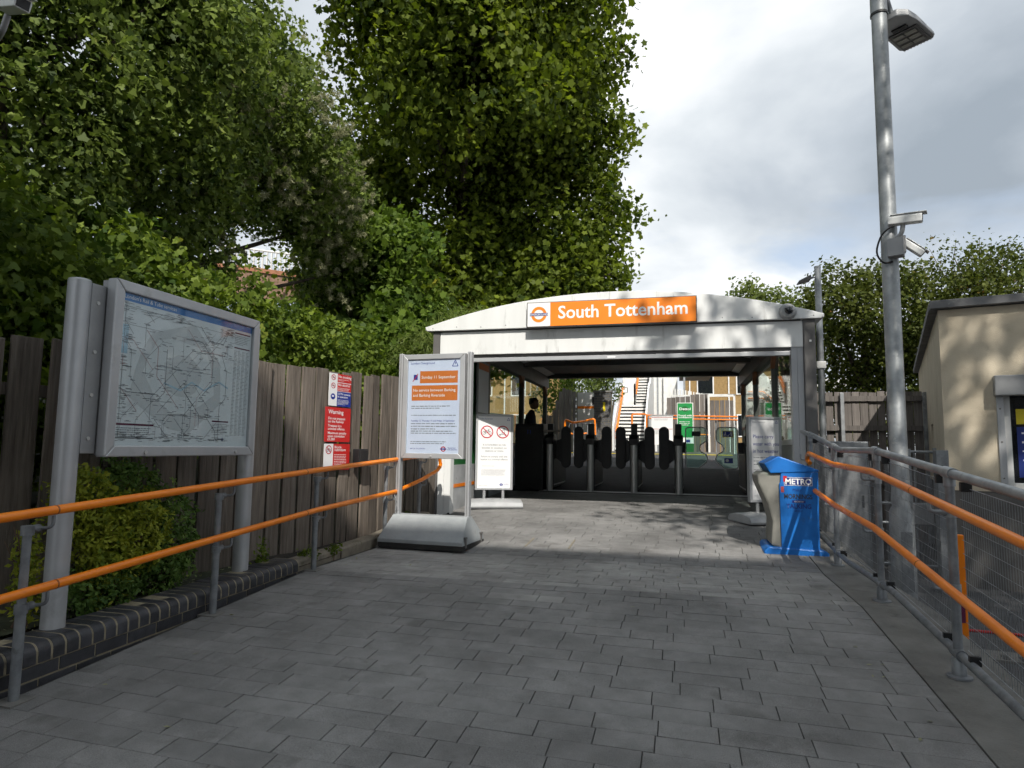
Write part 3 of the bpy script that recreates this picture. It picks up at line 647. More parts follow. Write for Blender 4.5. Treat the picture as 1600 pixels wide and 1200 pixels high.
text('lettering', 'Maximum penalty\nupon conviction\n£1,000', .046, -hw + .05, 1.085, -.0052, 'white_ink', t, bold=.01, line=.88)
t, hw = fsign('bicycle_sign', 'red and white bicycle notice lowest on the fence behind the handrail', 6.178, 6.625, .655, .965, 'paper_white'); t.location.z += .255; t.scale = (1, 1, .91)
xm = -hw + .34 * 2 * hw
rects('red_panel', 'red', t, [(xm, hw, .655, .965)], -.0052)
text('lettering', 'Bicycle\nrestrictions', .044, xm + .02, .912, -.006, 'white_ink', t, bold=.012, line=.75)
rects('small_print', 'white_ink', t, wordlines(xm + .02, hw - .04, .84, 9, .02, .009, 7), -.006)
cx = (-hw + xm) / 2; V, F = ring(.042, .052, cx, .895, -.0055, 26); pic = MB().add(V, F); V, F = strip([(cx - .033, .928), (cx + .033, .862)], .01, -.0057); pic.add(V, F); link('prohibition_symbol', pic.mesh(fix=False), 'redline', t)
wb = MB()
for q in (-.02, .02): V, F = ring(.012, .016, cx + q, .888, -.0053, 16); wb.add(V, F)
V, F = strip([(cx - .02, .888), (cx - .006, .91), (cx + .012, .91), (cx + .02, .888)], .004, -.0053); wb.add(V, F); link('bicycle_symbol', wb.mesh(fix=False), 'ink', t)
t = thing('junction_box', 'small black box on the fence beside the bicycle notice', 'box', fence_pt(6.78, .09), fang)
box('casing', 'black', t, -.09, .09, -.09, -.002, .80, .99, .008); box('cover', 'black_metal', t, -.08, .08, -.098, -.089, .81, .98, .004)

# ------------------------------------------------------------------ service poster stand (big)
ps = thing('poster_stand', 'tall silver framed service notice on a sloping grey ballast base', 'poster stand', (-2.70, 6.93, gz(-2.7, 6.93)), math.radians(-3))
hw = .50
P = [(-.33, .045), (.33, .045), (.33, .085), (.07, .325), (-.07, .325), (-.33, .085)]
b = MB(); n = len(P)
V = [(-hw, u, w) for u, w in P] + [(hw, u, w) for u, w in P]
V = [(x * (1 - .10 * max(0, (z - .085) / .24)), y_, z) for x, y_, z in V]
b.add(V, [tuple(range(n)), tuple(range(2 * n - 1, n - 1, -1))] + [(i, i + n, (i + 1) % n + n, (i + 1) % n) for i in range(n)]).build('ballast_base', 'base_grey', ps, None, .006)
box('rubber_foot', 'rubber', ps, -hw + .004, hw + .004, -.332, .332, -.01, .05, .008)
for q in (-.24, .24):
    MB().box(hw - .012, hw + .012, q - .015, q + .015, .02, .13).box(hw - .012, hw + .014, q - .024, q + .024, .115, .135).build('wheel_bracket', 'alu_dark', ps, None, .003)
for q in (-.455, .40):
    p = box('upright', 'alu', ps, q, q + .05, -.03, .045, .31, 2.165, .006)
    box('groove', 'alu_dark', p, q + .022, q + .027, -.0312, -.029, .33, 2.15)
x0, x1, z0, z1, fw = -.395, .375, .955, 2.15, .06
for nm, P in (('frame_top', [(x0, z1), (x1, z1), (x1 - fw, z1 - fw), (x0 + fw, z1 - fw)]), ('frame_bottom', [(x0, z0), (x0 + fw, z0 + fw), (x1 - fw, z0 + fw), (x1, z0)]),
              ('frame_side', [(x0, z0), (x0, z1), (x0 + fw, z1 - fw), (x0 + fw, z0 + fw)]), ('frame_side', [(x1, z0), (x1 - fw, z0 + fw), (x1 - fw, z1 - fw), (x1, z1)])):
    MB().prism(P, -.04, .04, 'y').build(nm, 'alu', ps, None, .006)
pp = box('poster_sheet', 'paper', ps, x0 + fw - .003, x1 - fw + .003, -.022, -.018, z0 + fw - .003, z1 - fw + .003)
a0, a1 = x0 + fw, x1 - fw; b0, b1 = z0 + fw, z1 - fw; y_ = -.0228
text('lettering', 'London Overground', .036, a0 + .03, b1 - .055, y_, 'ink_blue', pp, bold=.004)
V, F = strip([(a1 - .10, b1 - .085), (a1 - .03, b1 - .085), (a1 - .065, b1 - .015), (a1 - .10, b1 - .085)], .009, y_); tri = MB().add(V, F); V, F = strip([(a1 - .065, b1 - .065), (a1 - .065, b1 - .038)], .009, y_); tri.add(V, F); link('warning_triangle', tri.mesh(fix=False), 'ink_blue', pp)
rects('orange_band', 'posterorange', pp, [(a0 + .15, a1 - .03, b1 - .275, b1 - .135), (a0 + .05, a1 - .03, b1 - .475, b1 - .3)], y_)
text('lettering', 'Sunday 11 September', .048, a0 + .17, b1 - .222, y_ - .0008, 'white_ink', pp, bold=.006)
text('lettering', 'No service between Barking\nand Barking Riverside', .046, a0 + .065, b1 - .37, y_ - .0008, 'white_ink', pp, bold=.006, line=1.3)
V, F = strip([(a0 + .06, b1 - .255), (a0 + .125, b1 - .165)], .009, y_ - .0012); link('strike_line', MB().add(V, F).mesh(fix=False), 'redline', pp)
rects('train_symbol', 'ink_blue', pp, [(a0 + .07, a0 + .12, b1 - .235, b1 - .175)], y_)
rects('body_print', 'ink_grey', pp, wordlines(a0 + .05, a1 - .04, b1 - .535, 2, .024, .014, 21) + wordlines(a0 + .05, a1 - .03, b1 - .64, 1, .024, .012, 22, 1) + wordlines(a0 + .05, a1 - .03, b1 - .735, 3, .03, .014, 24) + wordlines(a0 + .05, a1 - .03, b1 - .82, 2, .024, .014, 25) + wordlines(a0 + .05, a1 - .14, b0 + .135, 2, .022, .012, 26), y_)
text('lettering', 'Tuesday 13, Thursday 15 and Friday 16 September', .0265, a0 + .05, b1 - .715, y_, 'ink_blue', pp, bold=.012)
text('lettering', 'MAYOR OF LONDON', .019, a0 + .05, b0 + .045, y_, 'ink_blue', pp, bold=.006)
roundel(pp, a1 - .19, b0 + .05, .03, y_, M['redline'], M['ink_blue']); text('lettering', 'TRANSPORT\nFOR LONDON', .018, a1 - .14, b0 + .055, y_, 'ink_blue', pp, bold=.01)
box('cover_glass', 'glass_map', ps, a0 - .004, a1 + .004, -.030, -.028, b0 - .004, b1 + .004)
MB().lathe([(.009, -.05), (.011, -.046), (.011, -.04)], (-.02, 0, z0 + .025), 12, 'y').build('lock', 'steel', ps, 50)
ch = thing('padlock_chain', 'steel chain looped from the handrail to the service notice stand', 'chain', (-3.15, 6.82, 0))
pts = [(0, .06, .60), (.03, .05, .5), (.035, .06, .42), (.02, .06, .36), (-.01, .07, .335), (.03, .1, .33), (.08, .12, .335)]
Pt = [Vector(p) for p in pts]; acc = []
for a, c in zip(Pt[:-1], Pt[1:]):
    k = max(1, int((c - a).length / .022))
    acc += [(a.lerp(c, i / k), (c - a).normalized()) for i in range(k)]
lk = MB().tube([(math.cos(t) * .007, 0, math.sin(t) * .014) for t in [2 * math.pi * k / 10 for k in range(11)]], .003, 6, False).mesh('chain_link', 60); lk.materials.append(M['galv'])
for i, (p, d) in enumerate(acc):
    o = link('chain_link', lk, None, ch, 0, p); o.rotation_mode = 'QUATERNION'; o.rotation_quaternion = d.to_track_quat('Z', 'Y') @ Matrix.Rotation(math.pi / 2 * (i % 2), 3, 'Z').to_quaternion()

# ------------------------------------------------------------------ two spring-foot pavement signs
def sprung_sign(label, loc, rz, w, z0, z1, bw, fill):
    t = thing('pavement_sign', label, 'sign', loc, rz)
    P = [(-.30, .03), (-.26, .085), (-.1, .115), (.1, .115), (.26, .085), (.30, .03), (.28, 0), (-.28, 0)]
    b = MB(); n = len(P); V = [(-bw, u, q) for u, q in P] + [(-bw * .35, u * 1.05, q * 1.1) for u, q in P] + [(bw * .35, u * 1.05, q * 1.1) for u, q in P] + [(bw, u, q) for u, q in P]
    F = [tuple(range(n)), tuple(range(4 * n - 1, 3 * n - 1, -1))]
    for s in range(3): F += [(s * n + i, (s + 1) * n + i, (s + 1) * n + (i + 1) % n, s * n + (i + 1) % n) for i in range(n)]
    b.add(V, F).build('weighted_base', 'plastic_grey', t, 30, .008)
    for q in (-w * .5, w * .5):
        coil = [(q + .024 * math.cos(k * .7), .024 * math.sin(k * .7), .11 + (z0 - .10) * k / 70) for k in range(71)]
        MB().tube([(q, 0, .1), (q, 0, z0 + .01)], .019, 12).tube(coil, .004, 5).build('spring_leg', 'plastic_grey', t, 60)
    fw = .035; x0, x1 = -w, w
    for nm, P in (('frame_top', [(x0, z1), (x1, z1), (x1 - fw, z1 - fw), (x0 + fw, z1 - fw)]), ('frame_bottom', [(x0, z0), (x0 + fw, z0 + fw), (x1 - fw, z0 + fw), (x1, z0)]),
                  ('frame_side', [(x0, z0), (x0, z1), (x0 + fw, z1 - fw), (x0 + fw, z0 + fw)]), ('frame_side', [(x1, z0), (x1 - fw, z0 + fw), (x1 - fw, z1 - fw), (x1, z1)])):
        MB().prism(P, -.035, .035, 'y').build(nm, 'alu', t, None, .005)
    pp = box('poster_sheet', 'paper_white', t, x0 + fw - .002, x1 - fw + .002, -.024, .024, z0 + fw - .002, z1 - fw + .002)
    fill(pp, x0 + fw, x1 - fw, z0 + fw, z1 - fw, -.0252); return t
def fill_bike(pp, x0, x1, z0, z1, y):
    w = x1 - x0
    text('lettering', 'London Overground', .024, x0 + .02, z1 - .045, y, 'ink_blue', pp)
    V, F = strip([(x1 - .06, z1 - .06), (x1 - .02, z1 - .06), (x1 - .04, z1 - .02), (x1 - .06, z1 - .06)], .005, y); link('warning_triangle', MB().add(V, F).mesh(fix=False), 'ink_blue', pp)
    pr = MB(); bk = MB()
    for cx in (x0 + w * .27, x0 + w * .75):
        V, F = ring(.082, .098, cx, z1 - .24, y - .0006, 40); pr.add(V, F); V, F = strip([(cx - .06, z1 - .18), (cx + .06, z1 - .30)], .014, y - .0008); pr.add(V, F)
    cx = x0 + w * .27; cz = z1 - .255
    for q in (-.042, .042): V, F = ring(.021, .026, cx + q, cz, y, 20); bk.add(V, F)
    for s in ([(cx - .042, cz), (cx - .015, cz + .04), (cx + .026, cz + .04), (cx + .002, cz), (cx - .015, cz + .04)], [(cx - .042, cz), (cx + .002, cz)], [(cx + .042, cz), (cx + .024, cz + .055), (cx + .04, cz + .06)]): V, F = strip(s, .005, y); bk.add(V, F)
    cx = x0 + w * .75; cz = z1 - .285
    for q in (-.045, .045): V, F = ring(.008, .013, cx + q, cz, y, 16); bk.add(V, F)
    for s in ([(cx - .05, cz + .012), (cx + .035, cz + .012), (cx + .02, cz + .1)], [(cx + .005, cz + .1), (cx + .035, cz + .1)], [(cx - .01, cz + .012), (cx - .012, cz + .06), (cx + .012, cz + .08)]): V, F = strip(s, .006, y); bk.add(V, F)
    link('prohibition_symbol', pr.mesh(fix=False), 'redline', pp); link('cycle_and_scooter_symbols', bk.mesh(fix=False), 'ink', pp)
    text('lettering', 'It is forbidden to ride\nbicycles or scooters on\nstations or trains', .041, (x0 + x1) / 2, z1 - .45, y, 'ink_grey', pp, 'CENTER', .004, line=1.15)
    text('lettering', 'Failure to comply with this\nbyelaw is a criminal offence', .038, (x0 + x1) / 2, z1 - .63, y, 'ink_grey', pp, 'CENTER', .004, line=1.15)
    rects('small_print', 'ink_grey', pp, wordlines(x0 + .07, x1 - .07, z1 - .76, 1, .02, .006, 1) + wordlines(x0 + .06, x1 - .07, z1 - .82, 6, .0155, .006, 2), y)
    text('lettering', 'MAYOR OF LONDON', .014, x0 + .02, z0 + .02, y, 'ink_grey', pp); roundel(pp, x1 - .14, z0 + .045, .022, y, M['ink_blue'], M['ink_blue']); text('lettering', 'TRANSPORT\nFOR LONDON', .013, x1 - .1, z0 + .05, y, 'ink_blue', pp)
def fill_water(pp, x0, x1, z0, z1, y):
    text('lettering', 'London Overground', .022, x0 + .02, z1 - .045, y, 'ink_grey', pp)
    V, F = strip([(x1 - .05, z1 - .05), (x1 - .015, z1 - .05), (x1 - .032, z1 - .015), (x1 - .05, z1 - .05)], .004, y); link('warning_triangle', MB().add(V, F).mesh(fix=False), 'ink_blue', pp)
    text('lettering', 'Please carry\nwater with you\nin hot weather', .066, x0 + .025, z1 - .25, y, 'ink_blue', pp, bold=.002, line=1.45, sx=.92)
    rects('small_print', 'ink_grey', pp, wordlines(x0 + .03, x1 - .03, z1 - .5, 3, .045, .012, 4) + wordlines(x0 + .03, x0 + .25, z1 - .66, 2, .04, .01, 5) + wordlines(x0 + .03, x0 + .2, z0 + .05, 1, .02, .008, 6), y)
sprung_sign('white no cycling or scooters sign in front of the dark ticket hall', (-2.77, 9.66, gz(-2.77, 9.66)), math.radians(22), .29, .26, 1.42, .42, fill_bike)
sprung_sign('white hot weather advice sign behind the blue newspaper bin', (1.09, 9.15, gz(1.09, 9.15)), math.radians(24), .235, .26, 1.38, .38, fill_water)

# ------------------------------------------------------------------ newspaper dispenser
nd = thing('newspaper_dispenser', 'bright blue newspaper dispenser with slanted lid by the right railing', 'dispenser', (1.14, 7.33, gz(1.14, 7.33)))
zf = -gz(1.14, 7.33)
H = lambda z: z + zf
MB().prism([(-.28, H(.03)), (-.30, H(.075)), (-.25, H(.13)), (.27, H(.115)), (.33, H(.09)), (.33, H(.03))], -.03, .56, 'y').build('foot', 'blue', nd, None, .015)
MB().prism([(-.30, H(-.0)), (-.31, H(.05)), (.34, H(.05)), (.34, H(-.0))], -.045, .575, 'y').build('foot_skirt', 'rubber', nd, None, .012)
MB().prism([(-.12, H(.11)), (-.22, H(.14)), (-.20, H(.38)), (-.245, H(.56)), (-.335, H(.78)), (-.345, H(.86)), (-.30, H(.895)), (.22, H(.905)), (.235, H(.11))], .012, .53, 'y').build('body', 'putty', nd, None, .02)
pn = MB().prism([(-.12, H(.118)), (.245, H(.112)), (.25, H(.905)), (-.11, H(.895)), (-.12, H(.79)), (-.13, H(.78))], -.012, .015, 'y').build('side_panel', 'blue', nd, None, .006)
lid = MB().prism([(-.215, H(.885)), (-.275, H(.985)), (-.13, H(1.065)), (.255, H(.928)), (.255, H(.908))], -.022, .55, 'y').build('lid', 'blue', nd, None, .01)
MB().add([(-.214 - .004, .02, H(.905)), (-.214 - .004, .50, H(.905)), (-.268 - .004, .50, H(.985)), (-.268 - .004, .02, H(.985))], [(0, 1, 2, 3)]).build('paper_window', 'paper_white', lid)
MB().prism([(-.23, H(.885)), (-.29, H(.985)), (-.275, H(.99)), (-.215, H(.888))], -.026, .554, 'y').build('lid_rim', 'glass', lid)
yq = -.0135
rects('logo_border', 'white_ink', pn, [(-.083, .190, H(.762), H(.848))], yq); rects('logo_field', 'navy', pn, [(-.079, .186, H(.766), H(.844))], yq - .0006)
text('logo_lettering', 'METRO', .083, .056, H(.776), yq - .0014, 'white_ink', pn, 'CENTER', .03, .94); rects('sticker', 'red', pn, [(-.09, -.055, H(.80), H(.86))], yq - .001)
text('lettering', 'Make', .04, .04, H(.705), yq, 'navy', pn, 'CENTER'); text('lettering', 'MORNINGS', .066, .05, H(.628), yq, 'ink', pn, 'CENTER', .028, .80)
rects('ribbon', 'navy', pn, [(-.01, .12, H(.585), H(.612))], yq); text('lettering', 'WORTH', .023, .055, H(.59), yq - .001, 'white_ink', pn, 'CENTER')
text('lettering', 'TALKING', .066, .055, H(.528), yq, 'navy', pn, 'CENTER', .022, .88); text('lettering', 'about', .034, .05, H(.494), yq, 'navy', pn, 'CENTER')
rects('scratched_sticker', 'ink_red', pn, [(-.115, -.085, H(.69), H(.75))], yq)

# access cover set in the paving
ac = thing('access_cover', 'pair of pale metal edge strips around a paved access cover', 'cover', (-1.2, 7.25, gz(-1.2, 7.25))); ac.rotation_euler = (math.atan(.08), 0, 0)
for x in (-.46, .02): box('edge_strip', 'stone', ac, x, x + .02, -.18, .24, -.01, .006)
box('edge_strip', 'paver', ac, .06, .48, -.05, .06, -.01, .005)
# ------------------------------------------------------------------ station entrance canopy
st = thing('station_entrance', 'low white station entrance building with a shallow arched roof', 'building', (0, 8.75, 0))
XA, XB = -3.55, 1.77
def arc(xa, xb, ze, zc, n=28):
    h = zc - ze; c = (xb - xa) / 2; R_ = (c * c + h * h) / (2 * h); mx_ = (xa + xb) / 2
    return [(x, zc - R_ + math.sqrt(R_ * R_ - (x - mx_) ** 2)) for x in [xa + (xb - xa) * k / n for k in range(n + 1)]]
A = arc(XA, XB, 2.835, 3.24)
fas = MB().prism([(XA + .03, 2.78)] + A + [(XB - .03, 2.78)], -.10, -.05, 'y').build('arched_fascia', 'white_metal', st, None, .006)
sc_ = MB()
for k in range(15):
    x = XA + .12 + k * (XB - XA - .24) / 14; sc_.lathe([(.008, -.104), (.009, -.10)], (x, 0, 2.815 + (.012 if k % 2 else 0)), 8, 'y')
sc_.build('screws', 'alu_mid', fas)
box('joint_line', 'alu_mid', fas, -.892, -.888, -.1012, -.099, 3.12, 3.235)
ao = arc(XA - .01, XB + .01, 2.845, 3.25); ai = arc(XA - .01, XB + .01, 2.80, 3.20)
MB().prism(ao + ai[::-1], -.05, 7.6, 'y').build('roof_shell', 'white_metal', st, 40)
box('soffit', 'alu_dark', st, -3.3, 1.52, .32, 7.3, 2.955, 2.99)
box('shutter_box', 'white_metal', st, -3.335, 1.53, -.04, .32, 2.43, 2.762, .006)
box('shadow_gap', 'alu_dark', st, -3.3, 1.5, -.02, .3, 2.763, 2.80)
box('shutter_slot', 'alu_dark', st, -3.14, 1.39, .0, .28, 2.395, 2.432)
sl = box('shutter_bar', 'alu', st, -3.14, 1.385, -.012, .06, 2.33, 2.385, .004); box('label_plate', 'paper_white', sl, -.93, -.82, -.0135, -.011, 2.345, 2.37)
for nm, x0, x1, m in (('front_post', -3.335, -3.24, 'white_metal'), ('front_post', -3.237, -3.142, 'white_metal'), ('corner_column', -3.44, -3.34, 'alu_dark'), ('front_post', 1.387, 1.455, 'alu'), ('front_post', 1.458, 1.53, 'alu'), ('corner_column', 1.533, 1.672, 'alu_dark')):
    c = m == 'alu_dark'
    box(nm, m, st, x0, x1, -.05 if c else -.025, .12 if not c else .16, .10, 2.78 if c else 2.432, .004)
box('fixing', 'white_paint', st, 1.60, 1.625, -.052, -.049, 2.49, 2.515)
MB().prism([(-3.19, .17), (-3.16, .20), (-3.13, .17)], -.028, -.024, 'y').build('warning_sticker', 'black', st)
# sides: posts, eaves, glazing, dado
for X, sgn in ((-3.30, 1), (1.42, -1)):
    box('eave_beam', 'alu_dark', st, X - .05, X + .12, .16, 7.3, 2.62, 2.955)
    for yp in (2.05, 4.65, 7.15):
        p = box('side_post', 'alu_dark', st, X - .0, X + .1, yp - .05, yp + .05, .15, 2.62, .004)
        q = X + .05 + sgn * .04
        MB().prism([(yp - .06, 2.62), (yp - .35, 2.62), (yp - .06, 2.4)], q - .03, q + .03, 'x').build('haunch', 'terracotta', p)
    for y0, y1 in ((.12, 2.0), (2.1, 4.6), (4.7, 7.1)):
        if sgn == 1 and y0 < 1: continue
        zb = gz(0, 8.75 + y1)
        dd = box('dado_panel', 'alu_mid' if sgn < 0 else 'plastic_grey', st, X + .02, X + .07, y0, y1, zb - .2, zb + (.75 if sgn > 0 else .95))
        box('glass_pane', 'glass', st, X + .04, X + .05, y0, y1, zb + (.75 if sgn > 0 else .95), 2.62)
        box('sill_rail', 'terracotta' if sgn < 0 and y0 > 2 else 'white_paint', st, X + .0, X + .1, y0, y1, zb + (.752 if sgn > 0 else .952), zb + (.80 if sgn > 0 else 1.02))
gw = box('green_wall_panel', 'green_dark', st, -3.295, -3.235, .14, 1.62, .85, 2.62); box('dado_panel', 'plastic_grey', st, -3.295, -3.22, .14, 1.95, .1, .85)
box('orange_stripe', 'orange', st, -3.222, -3.214, .3, 1.95, .52, .57)
box('back_beam', 'alu_dark', st, -3.3, 1.52, 7.1, 7.3, 2.86, 3.02); box('cross_beam', 'alu_dark', st, -3.2, 1.42, 4.55, 4.75, 2.84, 2.95)
for x in (-2.3, .3): box('ceiling_light', 'plastic_grey', st, x, x + .25, 2.6, 2.9, 2.925, 2.954)
# things fixed in the hall on the left
t = thing('hall_poster', 'framed map poster with an orange heading on the left wall inside', 'poster', (-3.20, 10.35, 0), math.pi / 2)
box('frame', 'alu_mid', t, -.32, .32, -.03, 0, 1.65, 2.55, .005); box('sheet', 'map_paper', t, -.28, .28, -.034, -.029, 1.69, 2.51); box('heading', 'posterorange', t, -.28, .28, -.036, -.033, 2.4, 2.51)
t = thing('leaflet_rack', 'black leaflet rack below the map poster inside the hall', 'rack', (-3.16, 10.9, 0), math.pi / 2)
box('tray', 'black', t, -.35, .35, -.1, 0, 1.3, 1.36, .004); box('back_plate', 'black_metal', t, -.35, .35, -.01, .01, 1.3, 1.66)
for k in range(5): box('leaflets', 'paper_white' if k in (0, 2) else 'black_metal', t, -.33 + k * .135, -.22 + k * .135, -.08, -.05, 1.34, 1.58 + .05 * (k % 2))
t = thing('dome_camera', 'small grey dome camera at the right end of the arched fascia', 'camera', (1.345, 8.65, 2.87))
MB().lathe([(.105, 0), (.105, -.02), (.095, -.05), (.08, -.075), (.045, -.085)], (0, 0, 0), 24, 'y').build('housing', 'alu_mid', t, 40)
MB().lathe([(.05, -.08), (.05, -.095), (.035, -.12), (.012, -.132)], (.005, 0, .005), 18, 'y').build('lens_dome', 'darkglass', t, 50)
MB().prism([(-.05, .03), (.05, .03), (.04, .055), (-.04, .055)], -.12, -.06, 'y').build('hood', 'alu_mid', t)

# ------------------------------------------------------------------ station name sign
sg = thing('station_sign', 'long orange and white station name board with ring emblem over the entrance', 'sign', (-.885, 8.60, 0))
box('casing', 'alu_dark', sg, -1.13, 1.13, -.04, .048, 2.765, 3.115, .004)
box('white_panel', 'paper_white', sg, -1.118, -.800, -.046, -.039, 2.777, 3.103); box('orange_panel', 'signorange', sg, -.799, 1.118, -.046, -.039, 2.777, 3.103)
text('name_lettering', 'South Tottenham', .245, .165, 2.878, -.0475, 'white_ink', sg, 'CENTER', .016, .985)
V, F = ring(.068, .108, -.959, 2.94, -.0475, 44); link('emblem_ring', MB().add(V, F).mesh(fix=False), 'signorange', sg)
rects('emblem_bar', 'navy', sg, [(-1.085, -.833, 2.92, 2.96)], -.0485); text('emblem_lettering', 'OVERGROUND', .036, -.959, 2.927, -.0495, 'white_ink', sg, 'CENTER', .01)

# ------------------------------------------------------------------ ticket gates
GY = 12.2
def capsule(w, z0, z1, n=10):
    r = w / 2
    return [(r * math.cos(t), z1 - r + r * math.sin(t)) for t in [math.pi * k / n for k in range(n + 1)]] + [(r * math.cos(t), z0 + r + r * math.sin(t)) for t in [math.pi + math.pi * k / n for k in range(n + 1)]]
def pylon(x, label, reader=True, lit=None):
    g = gz(0, GY); t = thing('ticket_gate', label, 'ticket gate', (x, GY, g), 0, 'ticket gates across the hall')
    MB().lathe([(.062, .01), (.062, .90)], (0, .06, 0), 24).build('front_column', 'steel', t, 40)
    box('cabinet', 'black_metal', t, -.075, .075, .07, 1.45, .05, .93, .01); box('side_trim', 'steel', t, -.079, .079, .12, 1.4, .10, .125)
    MB().prism([(-.02, .88), (-.02, 1.0), (.05, 1.07), (.3, 1.07), (.32, .88)], -.085, .085, 'x').build('head', 'black', t, None, .012)
    MB().prism([(.12, 1.0), (.13, 1.275), (.22, 1.285), (.27, 1.0)], -.058, .058, 'x').build('display_housing', 'black', t, None, .01)
    V, F = ring(.0001, .034, 0, 1.02, 0, 24); V = [(a, .012 + (c - .98) * .7 - .002, c) for a, b_, c in V]
    link('card_reader', MB().add(V, F).mesh(fix=False), 'yellow', t)
    if lit: link('status_light', MB().box(-.02, .02, .126, .135, 1.18, 1.22).mesh(), lit, t)
    return t
GXS = (-2.407, -1.622, -.815, -.011, 1.22)
led = emit('green arrow light', (.05, .8, .15), 2.5)
GL = ['first ticket gate from the left, next to the dark cabinet', 'second ticket gate from the left in the row', 'middle ticket gate of the five in the row', 'fourth ticket gate, left of the glass wide gate', 'last ticket gate with a green light, right of the glass wide gate']
gates = [pylon(x, GL[i], lit=led if i == 4 else None) for i, x in enumerate(GXS)]
def paddle(g, dx, arm):
    P = capsule(.19, .43, 1.235)
    p = MB().prism([(dx + a, b_) for a, b_ in P], .30, .34, 'y').build('paddle', 'black', g, 40, .012)
    s = 1 if dx > 0 else -1
    MB().prism([(s * .07, .62), (s * .07, .95), (dx - s * .07, 1.0), (dx - s * .07, .52)], .305, .335, 'y').build('paddle_arm', 'black', p)
for i in (0, 1, 2):
    paddle(gates[i], .275, 1); paddle(gates[i + 1], -.262, 1)
def glass_leaf(g, dx0, mir, name):
    O = [(0, .03), (.03, 0), (.23, 0), (.37, .12), (.39, .17), (.37, .24), (.31, .28), (.27, .30), (.245, .36), (.27, .43), (.33, .47), (.365, .50), (.375, .56), (.375, .68), (.34, .74), (.30, .75), (.05, .75), (.01, .73), (0, .70)]
    P = [(dx0 + mir * u, .475 + w) for u, w in O]
    p = MB().prism(P, .315, .325, 'y').build(name, 'glass_gate', g)
    MB().tube([(u, .32, w) for u, w in P] + [(P[0][0], .32, P[0][1])], .011, 8, False).build('edge_tube', 'steel', p, 60)
    MB().box(dx0 - mir * .01, dx0 - mir * .10, .30, .34, .75, .95).build('leaf_arm', 'black', p)
    return p
p = glass_leaf(gates[3], .13, 1, 'glass_leaf'); MB().box(.24,   .40, .308, .312, 1.06, 1.15).build('sign_back', 'black', p)
p = glass_leaf(gates[4], -.18, -1, 'glass_leaf')
rects('sign_border', 'yellow', p, [(-.445, -.255, 1.045, 1.165)], .3135); rects('access_sign', 'tflblue', p, [(-.435, -.265, 1.055, 1.155)], .3125)
V, F = ring(.014, .022, -.40, 1.085, .3118, 20); ws = MB().add(V, F); ws.add([(-.405, .3118, 1.09), (-.385, .3118, 1.09), (-.385, .3118, 1.12), (-.405, .3118, 1.12)], [(0, 1, 2, 3)]); V, F = ring(.0001, .01, -.395, 1.135, .3118, 14); ws.add(V, F)
V, F = ring(.0001, .01, -.295, 1.138, .3118, 14); ws.add(V, F); V, F = strip([(-.295, 1.125), (-.29, 1.065)], .018, .3118); ws.add(V, F); V, F = strip([(-.30, 1.115), (-.335, 1.09)], .007, .3118); ws.add(V, F); V, F = ring(.006, .012, -.345, 1.075, .3118, 14); ws.add(V, F)
link('access_symbols', ws.mesh(fix=False), 'white_ink', p)
rects('lower_sign', 'tflblue', p, [(-.42, -.27, .575, .665)], .3128); V, F = ring(.0001, .028, -.37, .62, .3118, 20); link('lower_symbol', MB().add(V, F).mesh(fix=False), 'white_ink', p)
th = thing('gate_threshold', 'ribbed pale metal threshold strip under the ticket gates', 'threshold', (-.6, GY, gz(0, GY)))
box('plate', 'white_metal', th, -2.0, 1.95, .0, .42, -.02, .008)
for k in range(10): box('rib', 'alu_mid', th, -2.0, 1.95, .03 + k * .04, .045 + k * .04, .008, .012)
cb = thing('gate_cabinet', 'tall black cabinet at the left end of the ticket gates', 'cabinet', (-2.80, 12.2, gz(0, 12.2)))
box('body', 'black_metal', cb, -.28, .28, 0, .5, 0, 1.27, .012); box('top_shelf', 'wood_grey', cb, .28, .55, .02, .3, 1.12, 1.15); box('door_panel', 'black', cb, -.25, .25, -.006, .002, .08, 1.2, .004)
text('printed_mark', '11', .1, 0, 1.08, -.008, 'tflblue', cb, 'CENTER', .02)

# ------------------------------------------------------------------ staff member standing behind the gates
def skin_mesh(name, joints, edges, root, m, parent, sub=2):
    me = bpy.data.meshes.new(name); keys = list(joints); me.from_pydata([joints[k][0] for k in keys], [(keys.index(a), keys.index(b_)) for a, b_ in edges], [])
    o = bpy.data.objects.new(name, me); COL.objects.link(o)
    sk = o.modifiers.new('skin', 'SKIN'); sk.use_smooth_shade = True
    bpy.context.view_layer.update()
    for i, k in enumerate(keys):
        r = joints[k][1]; me.skin_vertices[0].data[i].radius = r if isinstance(r, tuple) else (r, r)
        me.skin_vertices[0].data[i].use_root = (k == root)
    s = o.modifiers.new('sub', 'SUBSURF'); s.levels = sub; s.render_levels = sub
    me.materials.append(M[m]); o.parent = parent
    return o
pe = thing('person', 'person in dark clothes standing side-on behind the ticket gates', 'person', (-2.97, 12.98, gz(0, 12.98)))
